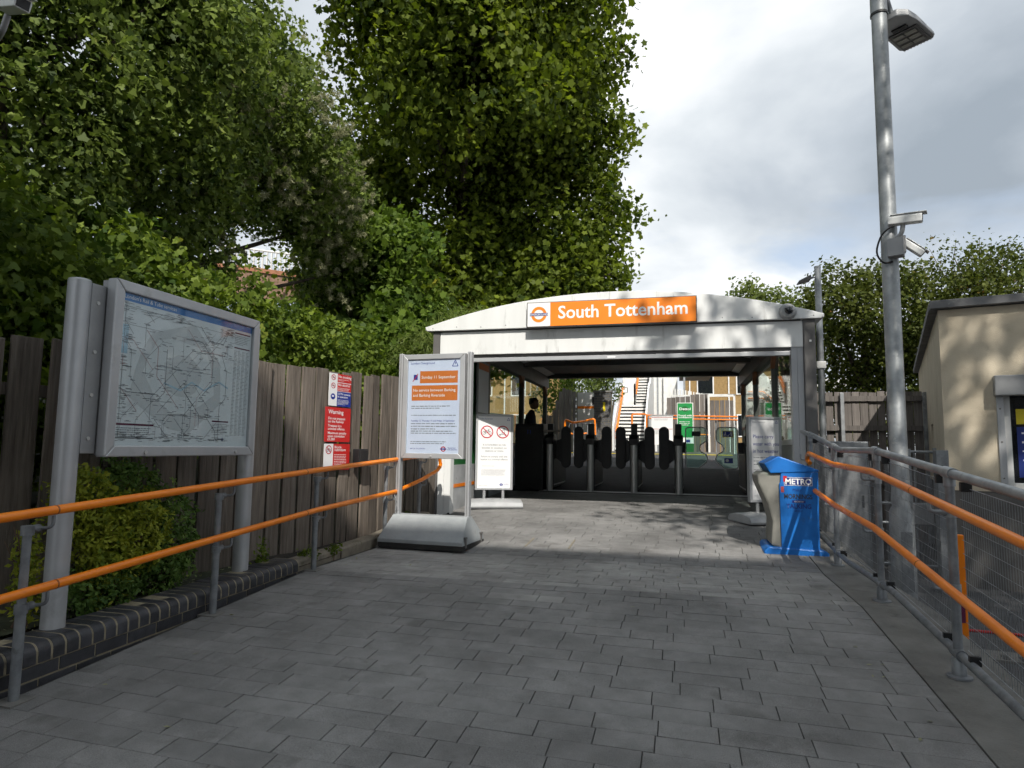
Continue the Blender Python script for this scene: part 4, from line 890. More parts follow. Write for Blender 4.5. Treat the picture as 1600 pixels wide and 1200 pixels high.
J = {'pel': ((0, 0, .95), (.15, .12)), 'waist': ((.0, 0, 1.1), (.14, .11)), 'chest': ((.02, 0, 1.3), (.165, .12)), 'neckb': ((.03, 0, 1.45), (.075, .07)), 'neck': ((.06, 0, 1.53), .055),
     'sl': ((.02, .17, 1.42), .065), 'el': ((.06, .22, 1.16), .05), 'wl': ((.28, .16, 1.08), .034), 'sr': ((.02, -.17, 1.42), .065), 'er': ((.09, -.22, 1.17), .05), 'wr': ((.33, -.16, 1.10), .034),
     'hl': ((0, .09, .9), .1), 'kl': ((.02, .1, .5), .065), 'al': ((0, .1, .09), .045), 'tl': ((.15, .11, .035), .035), 'hr': ((0, -.09, .9), .1), 'kr': ((.03, -.1, .5), .065), 'ar': ((.01, -.1, .09), .045), 'tr': ((.16, -.11, .035), .035)}
skin_mesh('body', J, [('pel', 'waist'), ('waist', 'chest'), ('chest', 'neckb'), ('neckb', 'neck'), ('chest', 'sl'), ('sl', 'el'), ('el', 'wl'), ('chest', 'sr'), ('sr', 'er'), ('er', 'wr'), ('pel', 'hl'), ('hl', 'kl'), ('kl', 'al'), ('al', 'tl'), ('pel', 'hr'), ('hr', 'kr'), ('kr', 'ar'), ('ar', 'tr')], 'pel', 'cloth', pe)
hd = MB(); prof = [(0.0, -.115), (.045, -.105), (.068, -.07), (.078, -.02), (.082, .03), (.074, .075), (.05, .105), (.0005, .118)]
hv = []
seg = 18
for r, h in prof:
    for k in range(seg):
        a = 2 * math.pi * k / seg; x_, y_ = r * 1.18 * math.cos(a), r * .95 * math.sin(a)
        if math.cos(a) > .9 and -.04 < h < .0: x_ += .018
        if math.cos(a) > .8 and h < -.06: x_ += .012
        hv.append((x_ + .085, y_, h + 1.645))
hd.add(hv, [(i * seg + k, i * seg + (k + 1) % seg, (i + 1) * seg + (k + 1) % seg, (i + 1) * seg + k) for i in range(len(prof) - 1) for k in range(seg)])
head = hd.build('head', 'skin', pe, 60)
for s in (-1, 1):
    MB().lathe([(.003, -.01), (.02, -.006), (.022, .004), (.01, .01)], (.075, s * .08, 1.64), 10, 'y').build('ear', 'skin', head, 60)
    MB().lathe([(.002, -.01), (.009, 0), (.002, .01)], (.168, s * .03, 1.662), 8, 'x').build('eye', 'ink', head, 60)
hr = MB(); hv = [(x_ * 1.0, y_, z_) for x_, y_, z_ in [((a - .085) * 1.08 + .078, b_ * 1.09, (c - 1.645) * 1.07 + 1.652) for a, b_, c in hv]]
hr.add(hv, [(i * seg + k, i * seg + (k + 1) % seg, (i + 1) * seg + (k + 1) % seg, (i + 1) * seg + k) for i in range(3, len(prof) - 1) for k in range(seg) if (i >= 5 or 4 <= k <= 13)]); hr.build('hair', 'hair', head, 60)
for nm, s, w, e_ in (('l', 1, J['wl'][0], J['el'][0]), ('r', -1, J['wr'][0], J['er'][0])):
    w = Vector(w); d = (w - Vector(e_)).normalized(); side = d.cross(Vector((0, 0, 1))).normalized(); dn = side.cross(d)
    hj = {'w': (tuple(w - d * .02), .028), 'p': (tuple(w + d * .05), (.036, .02)), 'k': (tuple(w + d * .085), (.036, .016))}; he = [('w', 'p'), ('p', 'k')]
    for f, (o_, l) in enumerate(((-.03, .075), (-.01, .085), (.01, .08), (.028, .062))):
        a = w + d * .085 + side * o_; hj[f'a{f}'] = (tuple(a + d * .02), .0095); hj[f'b{f}'] = (tuple(a + d * l * .6 - dn * .012), .009); hj[f'c{f}'] = (tuple(a + d * l - dn * .04), .008); he += [('k', f'a{f}'), (f'a{f}', f'b{f}'), (f'b{f}', f'c{f}')]
    hj['t0'] = (tuple(w + d * .035 + side * .04 * s), .011); hj['t1'] = (tuple(w + d * .075 + side * .06 * s - dn * .015), .009); he += [('p', 't0'), ('t0', 't1')]
    skin_mesh('hand', hj, he, 'p', 'skin', pe, 1)

# ------------------------------------------------------------------ lamp column with two cameras
lc = thing('lamp_column', 'tall galvanised lamp column rising beside the cream building', 'street lamp', (2.05, 7.0, YARD))
b = MB().tube([(0, 0, -.1), (0, 0, .92), (0, 0, .98), (0, 0, 5.98)], [.108, .108, .078, .072], 24).build('column', 'galv_lamp', lc, 40)
MB().tube([(0, 0, 5.98), (0, 0, 6.5), (0, 0, 9)], [.079, .077, .06], 24).build('top_section', 'galv_lamp', lc, 40)
MB().lathe([(.072, 5.965), (.082, 5.97), (.082, 5.992), (.072, 5.997)], (0, 0, 0), 24).build('joint_ring', 'black_metal', lc, 50)
box('access_door', 'galv_dark', b, -.05, .05, -.121, -.115, .2, .75, .003)
lh = thing('lamp_head', 'flat grey LED lamp head hanging out beside the tall column', 'lamp head', (2.05, 7.0, YARD))
MB().tube([(.03, 0, 6.45), (.06, .01, 6.25), (.135, .04, 5.97)], .022, 12).build('arm', 'galv_dark', lh, 60)
O = [(-.06, .0), (.06, .0), (.125, .06), (.145, .16), (.15, .42), (.12, .455), (-.12, .455), (-.15, .42), (-.145, .16), (-.125, .06)]
hm = Matrix.Translation((.10, .02, 5.93)) @ Matrix.Rotation(math.radians(-41), 4, 'Z') @ Matrix.Rotation(math.radians(-3), 4, 'X') @ Matrix.Diagonal((1.2, 1.42, 1.3, 1))
b = MB(); n = len(O); V = [hm @ Vector((x, y_, 0)) for x, y_ in O] + [hm @ Vector((x * .92, y_ * .97 + .008, .07 - .03 * y_ / .45)) for x, y_ in O]
b.add(V, [tuple(range(n - 1, -1, -1)), tuple(range(n, 2 * n))] + [(i, (i + 1) % n, (i + 1) % n + n, i + n) for i in range(n)]).build('housing', 'alu_mid', lh, None, .012)
cells = MB().box(-.115, .115, .19, .43, -.012, -.001, None, hm).build('lens_tray', 'alu_dark', lh)
for i in range(3):
    for j in (0, 1): MB().box(-.095 + j * .1, -.01 + j * .1, .215 + i * .065, .255 + i * .065, -.02, -.011, None, hm).build('led_module', 'putty', cells)
MB().box(-.06, .06, .135, .17, -.012, -.001, None, hm).build('vent', 'black_metal', lh)
hl = MB()
for k in range(9): hl.box(-.12 + k * .027, -.105 + k * .027, .436, .447, -.006, -.0005, None, hm)
hl.build('edge_slots', 'white_paint', lh)
def cctv(name, label, loc, rz, tilt, s=1.0):
    t = thing(name, label, 'camera', loc, rz)
    mxr = Matrix.Rotation(tilt, 4, 'Y') @ Matrix.Scale(s, 4)
    bd = MB(); P = [(-.05, -.045), (.05, -.045), (.055, .02), (.045, .045), (-.045, .045), (-.055, .02)]
    n = len(P); V = [mxr @ Vector((-.15, u, w)) for u, w in P] + [mxr @ Vector((.15, u, w)) for u, w in P]
    bd.add(V, [tuple(range(n)), tuple(range(2 * n - 1, n - 1, -1))] + [(i, i + n, (i + 1) % n + n, (i + 1) % n) for i in range(n)]).build('housing', 'white_metal', t, None, .006)
    MB().box(-.13, .19, -.062, .062, .046, .054, None, mxr).build('sun_shield', 'white_metal', t, None, .003)
    MB().box(.149, .153, -.04, .04, -.035, .03, None, mxr).build('front_glass', 'black', t)
    return t
t = cctv('security_camera', 'white box camera pointing right, mounted on the lamp column', (2.16, 6.87, 3.38), math.radians(-22), math.radians(3), .95)
MB().tube(rounded([(-.02, 0, -.05), (-.03, 0, -.12), (-.09, .02, -.2)], .03), .022, 10).build('bracket', 'alu_mid', t, 60); box('mount_plate', 'alu_mid', t, -.16, -.02, -.06, .06, -.36, -.18, .006)
MB().tube(rounded([(-.1, -.04, -.05), (-.2, -.06, -.12), (-.26, -.05, -.3), (-.2, -.04, -.42), (-.12, 0, -.4)], .08), .009, 8).build('cable', 'black', t, 60)
t = cctv('security_camera', 'grey camera angled down just below the white one on the column', (2.24, 6.95, 3.12), math.radians(-10), math.radians(42), .75)
box('mount_plate', 'alu_mid', t, -.14, -.06, -.05, .05, -.05, .12, .006)

# second, thinner pole beside the station
lp = thing('slim_lamp_post', 'slim pale lamp post clamped to the right side of the station', 'street lamp', (1.90, 9.6, YARD))
MB().tube([(0, 0, 0), (0, 0, 4.05)], .042, 18).build('column', 'galv', lp, 40); MB().lathe([(.045, 4.04), (.045, 4.06), (.01, 4.07)], (0, 0, 0), 16).build('cap', 'galv', lp, 50)
MB().tube([(0, 0, 3.93), (-.1, -.02, 3.89)], .016, 8).build('arm', 'galv_dark', lp, 60); MB().prism([(-.1, 3.86), (-.1, 3.93), (-.26, 3.85), (-.27, 3.82)], -.1, .08, 'y').build('lamp_head', 'alu_dark', lp, None, .01)
MB().box(-.06, .06, -.06, .06, 2.62, 2.72).box(-.2, -.05, -.03, .03, 2.64, 2.72).build('clamp', 'white_paint', lp, None, .01)

# camera on a pole at the top left corner
t = cctv('security_camera', 'white camera poking in at the top left corner among leaves', (-3.80, 2.74, 3.70), math.radians(-14), math.radians(16), .85)
MB().tube(rounded([(-.05, 0, -.05), (-.1, .0, -.14), (-.7, .1, -.16)], .04), .018, 10).build('bracket', 'alu_mid', t, 60)
t = thing('camera_pole', 'grey pole carrying the camera at the far left edge', 'pole', (-4.55, 2.72, .0)); MB().tube([(0, 0, -.2), (0, 0, 4.2)], .045, 16).build('column', 'galv', t, 40)

# ------------------------------------------------------------------ cream building on the right
ba = math.radians(-16)
cbd = thing('cream_building', 'cream rendered flat-roofed building with a shuttered window on the right', 'building', (2.97, 8.5, 0), ba)
def BP(x, y): return (x, y)
box('front_wall', 'render_cream', cbd, 0, .55, 0, .25, .70, 2.79); box('front_wall', 'render_cream', cbd, .55, 2.2, 0, .25, 1.98, 2.79); box('front_wall', 'render_cream', cbd, 2.2, 7, 0, .25, .70, 2.79); box('front_wall', 'render_cream', cbd, .55, 2.2, 0, .25, .70, .735)
for y0, y1, z0, z1 in ((.252, 2.3, .70, 2.79), (2.3, 2.9, .7, 1.02), (2.3, 2.9, 1.55, 2.79), (2.9, 7, .7, 2.79)): box('side_wall', 'render_cream', cbd, 0, .25, y0, y1, z0, z1)
box('side_window', 'darkglass', cbd, .12, .14, 2.3, 2.9, 1.02, 1.55)
box('plinth', 'plinth', cbd, .012, 7, .012, 7, YARD - .1, .70)
re = box('roof_edge', 'roofedge', cbd, -.08, 7.1, -.09, .05, 2.80, 2.895, .006); box('roof_edge', 'roofedge', cbd, -.09, .04, .052, 7.1, 2.80, 2.89, .006); box('roof', 'roofedge', cbd, 0, 7, .05, 7, 2.79, 2.86)
w = MB().box(.56, .63, .06, .13, .735, 1.98).box(.63, 2.2, .06, .13, .735, .80).box(.63, 2.2, .06, .13, 1.90, 1.98).build('window_frame', 'white_paint', cbd, None, .006)
box('shutter_guide', 'alu', cbd, .50, .565, -.02, .06, .72, 1.80, .004); box('pane', 'darkglass', w, .63, 2.2, .09, .10, .80, 1.90)
for z in (.85, 1.25, 1.62): MB().lathe([(.008, -.026), (.01, -.02)], (.53, 0, z), 10, 'y').build('screw', 'alu_dark', cbd)
box('shutter_housing', 'alu_mid', cbd, .48, 2.4, -.14, .02, 1.76, 1.985, .01)
box('poster', 'navy', w, .68, 1.4, .086, .089, .86, 1.42); box('poster_heading', 'yellow', w, .68, 1.4, .086, .089, 1.45, 1.62)
for i in range(4): rects('lettering', 'white_ink', w, wordlines(.72, 1.2, 1.36 - i * .1, 1, .05, .03, i), .085)

# ------------------------------------------------------------------ yard furniture right of the rail
bf = thing('yard_fence', 'grey-brown boarded fence at the back of the yard on the right', 'fence', (2.1, 12.4, 0))
fence_run(bf, 'wood_dark', 0, 3.0, .125, .012, lambda s: YARD, lambda s: 2.16, jit=.012, rails=(), back=.03)
for z in (2.04, 1.53, .6): box('rail', 'wood_dark', bf, 0, 3.0, -.075, -.025, z - .045, z + .045)
for x in (.62, 1.9): box('post', 'galv', bf, x, x + .06, -.14, -.08, YARD, 2.14, .004)
cab = thing('utility_cabinet', 'low blue-grey metal cabinet behind the railing next to the station', 'cabinet', (2.0, 9.0, YARD))
box('body', 'galv_dark', cab, -.22, .3, 0, .35, .05, 1.62, .01); box('door', 'galv', cab, -.19, .27, -.012, .002, .12, 1.55, .006); box('handle', 'black', cab, .2, .225, -.03, -.012, .8, .95, .004); box('base', 'concrete', cab, -.25, .33, -.03, .38, -.05, .05)
yg = thing('yard_gate', 'grey tubular metal gate behind the right railing', 'gate', (2.42, 9.1, YARD), math.radians(-8))
for x in (0, .62): MB().tube([(x, 0, .05), (x, 0, 1.55)], .022, 10).build('upright', 'galv', yg, 60)
for z in (.12, .62, .86, 1.5): MB().tube([(0, 0, z), (.62, 0, z)], .018, 10).build('bar', 'galv', yg, 60)
for x in (.2, .4): MB().tube([(x, 0, .12), (x, 0, 1.5)], .012, 8).build('bar', 'galv', yg, 60)
box('lock_box', 'alu_mid', yg, .2, .58, -.03, .03, .62, .86, .005)
gp = thing('gate_post', 'square grey steel post with a padlock against the cream corner', 'post', (2.75, 8.0, YARD)); box('shaft', 'galv_dark', gp, -.06, .06, -.05, .05, 0, 1.52, .006); box('padlock', 'black', gp, .03, .07, -.075, -.05, 1.2, 1.27, .006)
gp = thing('gate_post', 'thin perforated grey post left of the padlocked one', 'post', (2.53, 8.35, YARD)); box('shaft', 'galv', gp, -.03, .03, -.03, .03, 0, 1.53, .004); box('cap', 'alu_dark', gp, -.032, .032, -.032, .032, 1.53, 1.54)
bo = thing('bollard', 'flat orange marker post standing in the yard behind the mesh', 'bollard', (1.945, 5.46, YARD)); box('shaft', 'orange', bo, -.048, .048, -.02, .02, 0, .90, .006); box('reflector', 'maroon', bo, -.03, .03, -.024, -.019, .28, .40)
dr = thing('drain_channel', 'pale concrete drain channel with dark slots across the yard', 'drain', (2.7, 5.6, YARD + .004), math.radians(-8)); box('channel', 'concrete', dr, -.7, 1.6, -.13, .13, -.05, .012)
for k in range(20): box('slot', 'black_metal', dr, -.66 + k * .11, -.62 + k * .11, -.1, .02, .010, .014)
hs = thing('red_hose', 'thin red cable lying across the yard', 'cable', (2.6, 6.1, YARD)); MB().tube([(-.3, .3, .01), (.1, .25, .012), (.5, .1, .01), (1.0, -.2, .01), (1.4, -.3, .012)], .012, 8).build('cable', 'red', hs, 60)
# ------------------------------------------------------------------ beyond the gates
PZ = .99
st2 = thing('footbridge_stairs', 'white footbridge staircase with orange handrails beyond the gates', 'staircase', (-2.05, 29.2, PZ))
def flight(y0, z0, n, x0, x1):
    for k in range(n):
        s = box('step', 'white_paint', st2, x0, x1, y0 + k * .29, y0 + (k + 1) * .29 + .02, z0 + k * .178 - .1, z0 + (k + 1) * .178)
        box('nosing', 'black_metal', s, x0, x1, y0 + k * .29 - .012, y0 + k * .29 - .002, z0 + k * .178 + .01, z0 + k * .178 + .095)
    return y0 + n * .29, z0 + n * .178
y1, z1 = flight(0, 0, 13, -.72, .55); box('landing', 'concrete', st2, -.72, .55, y1, y1 + 1.1, z1 - .15, z1); box('landing_edge', 'yellow', st2, -.72, .55, y1 - .02, y1 + .03, z1 - .02, z1 + .012)
y2, z2 = flight(y1 + 1.1, z1, 12, -.1, .58); box('landing', 'concrete', st2, -.6, .58, y2, y2 + 2, z2 - .15, z2); box('end_wall', 'alu_mid', st2, -.6, .6, y2 + 2, y2 + 2.1, z2, z2 + 1.2)
for x, nm in ((-.78, 'left_parapet'), (.62, 'right_parapet')):
    MB().prism([(-.3, 0), (-.3, 1.15), (y1, z1 + 1.15), (y1 + 1.1, z1 + 1.15), (y2, z2 + 1.15), (y2 + 2, z2 + 1.15), (y2 + 2, z2 - .6), (y1 + 2.2, 0)], x - .04, x + .04, 'x').build(nm, 'white_paint', st2)
MB().prism([(y1 + 1.1, z1 - .3), (y1 + 1.1, z1 + 1.2), (y2, z2 + 1.2), (y2, z2 - .6)], -.20, -.12, 'x').build('inner_parapet', 'white_paint', st2); box('landing_wall', 'white_paint', st2, -.74, -.12, y1 + 1.1, y1 + 1.18, z1, z1 + 1.9)
for dz in (.65, .92):
    MB().tube([(-.66, -.2, dz - .05), (-.66, y1 - .05, z1 + dz), (-.66, y1 + .8, z1 + dz)], .03, 8).build('handrail', 'orange', st2, 60); MB().tube([(-.06, y1 + .9, z1 + dz), (-.06, y2 + .1, z2 + dz)], .03, 8).build('handrail', 'orange', st2, 60)
MB().tube(rounded([(-.62, y1 + .1, z1 + .92), (-.45, y1 + .1, z1 + .92), (-.45, y1 + .1, z1 + .65), (-.62, y1 + .1, z1 + .65)], .05), .025, 8).build('rail_return', 'galv', st2, 60)
tw = thing('footbridge_tower', 'white panelled footbridge wall right of the staircase', 'wall', (-.85, 38.6, PZ))
box('panel', 'white_paint', tw, -.75, .0, 0, .3, 0, 5.2); box('panel', 'white_paint', tw, .01, .8, -.3, .1, 0, 4.4); box('column', 'galv', tw, -.35, -.25, -1, -.9, 0, 6); box('column', 'galv', tw, 1.1, 1.2, -4, -3.9, 0, 6); box('roof_slab', 'alu_dark', tw, .9, 2.6, -3, 1, 4.2, 4.45)
wf = thing('curved_fence', 'silvery wooden fence with a stepped top beyond the gates on the left', 'fence', (-4.6, 22.0, PZ - .4))
tops = lambda s: 1.65 + (.95 * min(1, max(0, (s - .35) / .35))) - .28 * max(0, s - .7)
fence_run(wf, 'wood_grey', 0, 1.55, .115, .006, lambda s: 0, lambda s: tops(s), jit=.02)
bp_ = thing('brick_pillar', 'dark brick pillar with a small yellow notice beyond the gates', 'pillar', (-2.28, 20.0, PZ - .3))
box('mortar_core', 'mortar', bp_, -.255, .255, .005, .45, 0, 2.16)
bmesh_ = {}
for c in range(28):
    x = -.26 - (.11 if c % 2 else 0)
    while x < .26:
        a, b_ = max(x, -.26), min(x + .215, .26); x += .225
        if b_ - a < .04: continue
        key = round(b_ - a, 3)
        if key not in bmesh_: bmesh_[key] = MB().box(-key / 2, key / 2, -.004, .1, 0, .065).mesh('brick'); bmesh_[key].materials.append(M['grey_brick'])
        link('brick', bmesh_[key], None, bp_, 0, ((a + b_) / 2, 0, .005 + c * .077))
box('coping', 'concrete', bp_, -.29, .29, -.03, .48, 2.16, 2.22); box('notice', 'yellow', bp_, .02, .09, -.012, -.004, 1.58, 1.86)
wp = thing('white_kiosk', 'white panel with an orange stripe beside the brick pillar', 'kiosk', (-2.85, 21, PZ - .3)); box('panel', 'white_paint', wp, -.35, .28, 0, .4, 0, 2.25); box('stripe', 'signorange', wp, -.35, .28, -.005, .002, 1.72, 1.8); box('slots', 'black_metal', wp, .12, .26, -.006, .002, 1.85, 2.1)
# short steel barrier rack in orange and grey
cr_ = thing('barrier_rail', 'orange and grey hooped barrier beyond the gates near the fence', 'barrier', (-2.85, 19.0, .85))
MB().tube(rounded([(-.45, 0, 0), (-.42, 0, 1.12), (-.2, 0, 1.02), (.1, .3, 1.08), (.42, .3, 1.16), (.46, .3, 0)], .08), .032, 8).build('top_rail', 'orange', cr_, 60); MB().tube([(-.44, 0, .72), (-.1, .15, .68), (.45, .3, .75)], .028, 8).build('lower_rail', 'orange', cr_, 60)
for k in range(6): MB().tube(rounded([(-.3 + k * .13, .05 * k, 0), (-.3 + k * .13, .05 * k, .98), (-.2 + k * .13, .05 * k + .2, 1.02), (-.2 + k * .13, .05 * k + .2, .6)], .06), .016, 6).build('hoop', 'galv', cr_, 60)
gt = thing('advert_totem', 'green and white advertising totem beyond the glass gate', 'totem', (.19, 20.6, .99)); gt.scale = (1.2, 1.2, .97)
box('casing', 'white_paint', gt, -.205, .205, 0, .12, 0, 1.62, .006); box('green_face', 'green', gt, -.185, .185, -.004, .002, .52, 1.60); box('white_face', 'paper_white', gt, -.185, .185, -.004, .002, .34, .515); box('plinth', 'green_dark', gt, -.205, .205, -.006, .13, 0, .33)
V, F = ring(.0001, .085, 0, 1.42, -.006, 24); link('logo_disc', MB().add(V, F).mesh(fix=False), 'green_dark', gt)
text('logo_lettering', 'Dettol', .11, 0, 1.385, -.008, 'white_ink', gt, 'CENTER', .02); text('lettering', 'Travel with\nconfidence', .075, 0, 1.19, -.006, 'white_ink', gt, 'CENTER', .02, line=.8)
rects('small_print', 'white_ink', gt, wordlines(-.15, .15, 1.02, 3, .05, .022, 3), -.006); rects('pack_shots', 'navy', gt, [(-.13, -.09, .37, .46), (.02, .12, .36, .45)], -.006)
wb_ = thing('white_poster_board', 'white poster board with thin red line beyond the middle gates', 'poster board', (-.5, 20.5, .99)); wb_.scale = (1.2, 1.2, .89)
box('panel', 'paper_white', wb_, -.27, .27, 0, .05, .3, 1.30, .004); box('frame_top', 'alu', wb_, -.29, .29, -.01, .06, 1.302, 1.34); rects('red_rule', 'ink_red', wb_, [(-.26, .26, 1.245, 1.262), (-.26, .26, .84, .855)], -.003); rects('print', 'ink_grey', wb_, wordlines(-.2, .2, 1.2, 2, .035, .014, 3) + wordlines(-.2, -.02, .8, 5, .03, .012, 4), -.003)
for x in (-.2, .2): box('leg', 'alu_mid', wb_, x - .02, x + .02, .01, .05, 0, .31)
orl = thing('platform_handrail', 'orange double handrail in front of the dark fence beyond', 'handrail', (.3, 21.5, .99)); orl.scale = (1.2, 1.2, 1.02)
for z in (1.12, 1.22): MB().tube([(-1.1, .2, z), (1.25, 0, z - .06)], .022, 8).build('rail', 'orange', orl, 60)
MB().tube([(-.1, .1, .62), (.5, .1, .6)], .022, 8).build('rail', 'orange', orl, 60)
for x in (-1.05, -.5, .1, .7, 1.2): MB().tube([(x, .12, 0), (x, .12, 1.2)], .02, 8).build('post', 'galv', orl, 60)
MB().tube(rounded([(-1.5, .2, .5), (-1.5, .2, 1.25), (-1.1, .2, 1.25), (-1.1, .2, .5)], .05), .026, 8).build('end_loop', 'orange', orl, 60)
df = thing('dark_fence', 'dark boarded fence with light gaps beyond the glass gate', 'fence', (-.40, 23.4, PZ - .4)); df.scale = (1.1, 1, 1.06); fence_run(df, 'wood_dark', 0, 1.2, .135, .012, lambda s: 0, lambda s: 2.2 + .1 * s, jit=.03)
pgt = thing('side_gate', 'boarded gate in a white frame beyond the gates on the right', 'gate', (.97, 23.2, PZ - .4)); pgt.scale = (1.1, 1, 1.06); fence_run(pgt, 'wood_dark', .07, .72, .125, .02, lambda s: 0, lambda s: 2.1, jit=.005)
for n_, a in (('frame_post', (0, .06, -.04, .04, 0, 2.3)), ('frame_head', (.06, .76, -.04, .04, 2.22, 2.3)), ('frame_post', (.76, .82, -.04, .04, 0, 2.3))): box(n_, 'white_paint', pgt, *a)
box('letter_slot', 'black', pgt, .3, .52, -.03, -.02, 1.42, 1.5)
pw = thing('palisade_fence', 'white palisade railing above the dark fence beyond', 'fence', (-.35, 26, PZ)); 
for k in range(14): box('pale', 'white_paint', pw, k * .1, k * .1 + .05, 0, .02, 1.6, 2.55 - k * .02)
box('rail', 'white_paint', pw, -.05, 1.4, .022, .05, 2.2, 2.26)
rs = thing('ramp_parapet', 'white sloping parapet with orange rails seen through the right glass', 'parapet', (3.4, 26, PZ))
MB().prism([(-.9, 0), (-.9, 3.1), (-.3, 3.1), (1.1, 1.6), (1.1, 0)], 0, .15, 'y').build('panel', 'white_paint', rs); box('beam', 'white_paint', rs, -.9, 3.2, .3, .5, 2.5, 2.85)
for d in (.75, 1.0): MB().tube([(-.85, -.08, 3.1 - d), (-.3, -.08, 3.1 - d), (1.1, -.08, 1.6 - d + .25)], .03, 8).build('rail', 'orange', rs, 60)
gs = thing('green_banner', 'green advertising panel seen through the right glass', 'sign', (3.34, 25.5, PZ)); box('panel', 'green', gs, -.42, .42, 0, .04, 1.48, 1.9); box('edge', 'white_paint', gs, -.44, .44, .01, .05, 1.46, 1.92); text('lettering', 'travel', .12, 0, 1.6, -.004, 'white_ink', gs, 'CENTER', .02); box('leg', 'alu_mid', gs, -.4, -.36, .01, .04, 0, 1.47); box('leg', 'alu_mid', gs, .36, .4, .01, .04, 0, 1.47)
def house(label, x0, x1, y, z, gable):
    h = thing('brick_house', label, 'house', (x0, y, PZ)); w = x1 - x0
    box('wall', 'yellow_brick', h, 0, w, 0, 7, -1, z); MB().prism([(-.3, z), (w + .3, z), (w + .3, z + .2), (w / 2, z + gable), (-.3, z + .2)], -.3, 7.3, 'y').build('roof', 'brown_brick', h)
    for k in range(max(1, int(w / 2.6))):
        for zz_ in (1.0, 3.8):
            f = box('window', 'white_paint', h, .8 + k * 2.5, 1.9 + k * 2.5, -.06, .02, zz_, zz_ + 1.5); box('pane', 'darkglass', f, .88 + k * 2.5, 1.82 + k * 2.5, -.07, -.055, zz_ + .08, zz_ + 1.42)
    for k in range(max(1, int(w / 3))): box('drainpipe', 'white_paint', h, .3 + k * 2.5, .38 + k * 2.5, -.1, -.02, -1, z)
house('pale brown brick house glimpsed through the left hall windows', -15, -8.2, 45, 5.6, 2.0); house('yellow brick house glimpsed above the fence beyond the glass gate', .4, 7.5, 45, 5.6, 2.0)
# footbridge ramp with white railings on the bank, seen through the trees
br = thing('bank_ramp', 'brick ramp with a white railing glimpsed between the trees', 'ramp', (-12.6, 16, .36))
MB().prism([(-1.5, 6.15), (4.6, 5.05), (4.6, 4.6), (-1.5, 5.2)], 0, .35, 'y').build('parapet', 'brown_brick', br); MB().prism([(-1.5, 6.15), (4.6, 5.05), (4.6, 5.18), (-1.5, 6.28)], -.05, .4, 'y').build('coping', 'terracotta', br)
for k in range(40):
    x = -1.45 + k * .15; zt = 6.28 - (x + 1.5) * .18; box('baluster', 'white_paint', br, x, x + .035, .1, .13, zt, zt + .55)
MB().tube([(-1.5, .115, 6.84), (4.6, .115, 5.74)], .03, 8).build('rail', 'white_paint', br, 60); box('pier', 'brown_brick', br, .2, .8, .0, .34, 1, 5.1)

# ------------------------------------------------------------------ vegetation
T_MAPLE = np.array([(0, -.42), (.32, -.40), (.33, -.12), (.55, .13), (.24, .23), (0, .58), (-.24, .23), (-.55, .13), (-.33, -.12), (-.32, -.40)], np.float32)
T_IVY = np.array([(0, -.36), (.34, -.38), (.46, -.02), (.22, .10), (0, .58), (-.22, .10), (-.46, -.02), (-.34, -.38)], np.float32)
T_OVAL = np.array([(0, -.5), (.24, -.05), (0, .5), (-.24, -.05)], np.float32)
def unit(a): return a / np.maximum(np.linalg.norm(a, axis=1, keepdims=True), 1e-6)
def leaf_mesh(name, C, Nn, S, T, m, parent, rnd, fold=.12):
    n, k = len(C), len(T)
    ref = unit(NR.normal(size=(n, 3))); e1 = unit(np.cross(Nn, ref)); e2 = np.cross(Nn, e1)
    V = C[:, None, :] + (e1[:, None, :] * T[None, :, 0:1] + e2[:, None, :] * T[None, :, 1:2] - Nn[:, None, :] * (np.abs(T[None, :, 0:1]) * fold + (T[None, :, 1:2] ** 2) * .25)) * S[:, None, None]
    me = bpy.data.meshes.new(name); me.vertices.add(n * k); me.vertices.foreach_set('co', V.astype(np.float32).ravel())
    me.loops.add(n * k); me.loops.foreach_set('vertex_index', np.arange(n * k, dtype=np.int32))
    me.polygons.add(n); me.polygons.foreach_set('loop_start', np.arange(0, n * k, k, dtype=np.int32)); me.polygons.foreach_set('loop_total', np.full(n, k, np.int32))
    me.update(calc_edges=True)
    a = me.attributes.new('rnd', 'FLOAT', 'POINT'); a.data.foreach_set('value', np.repeat(rnd, k).astype(np.float32))
    return link(name, me, m, parent)
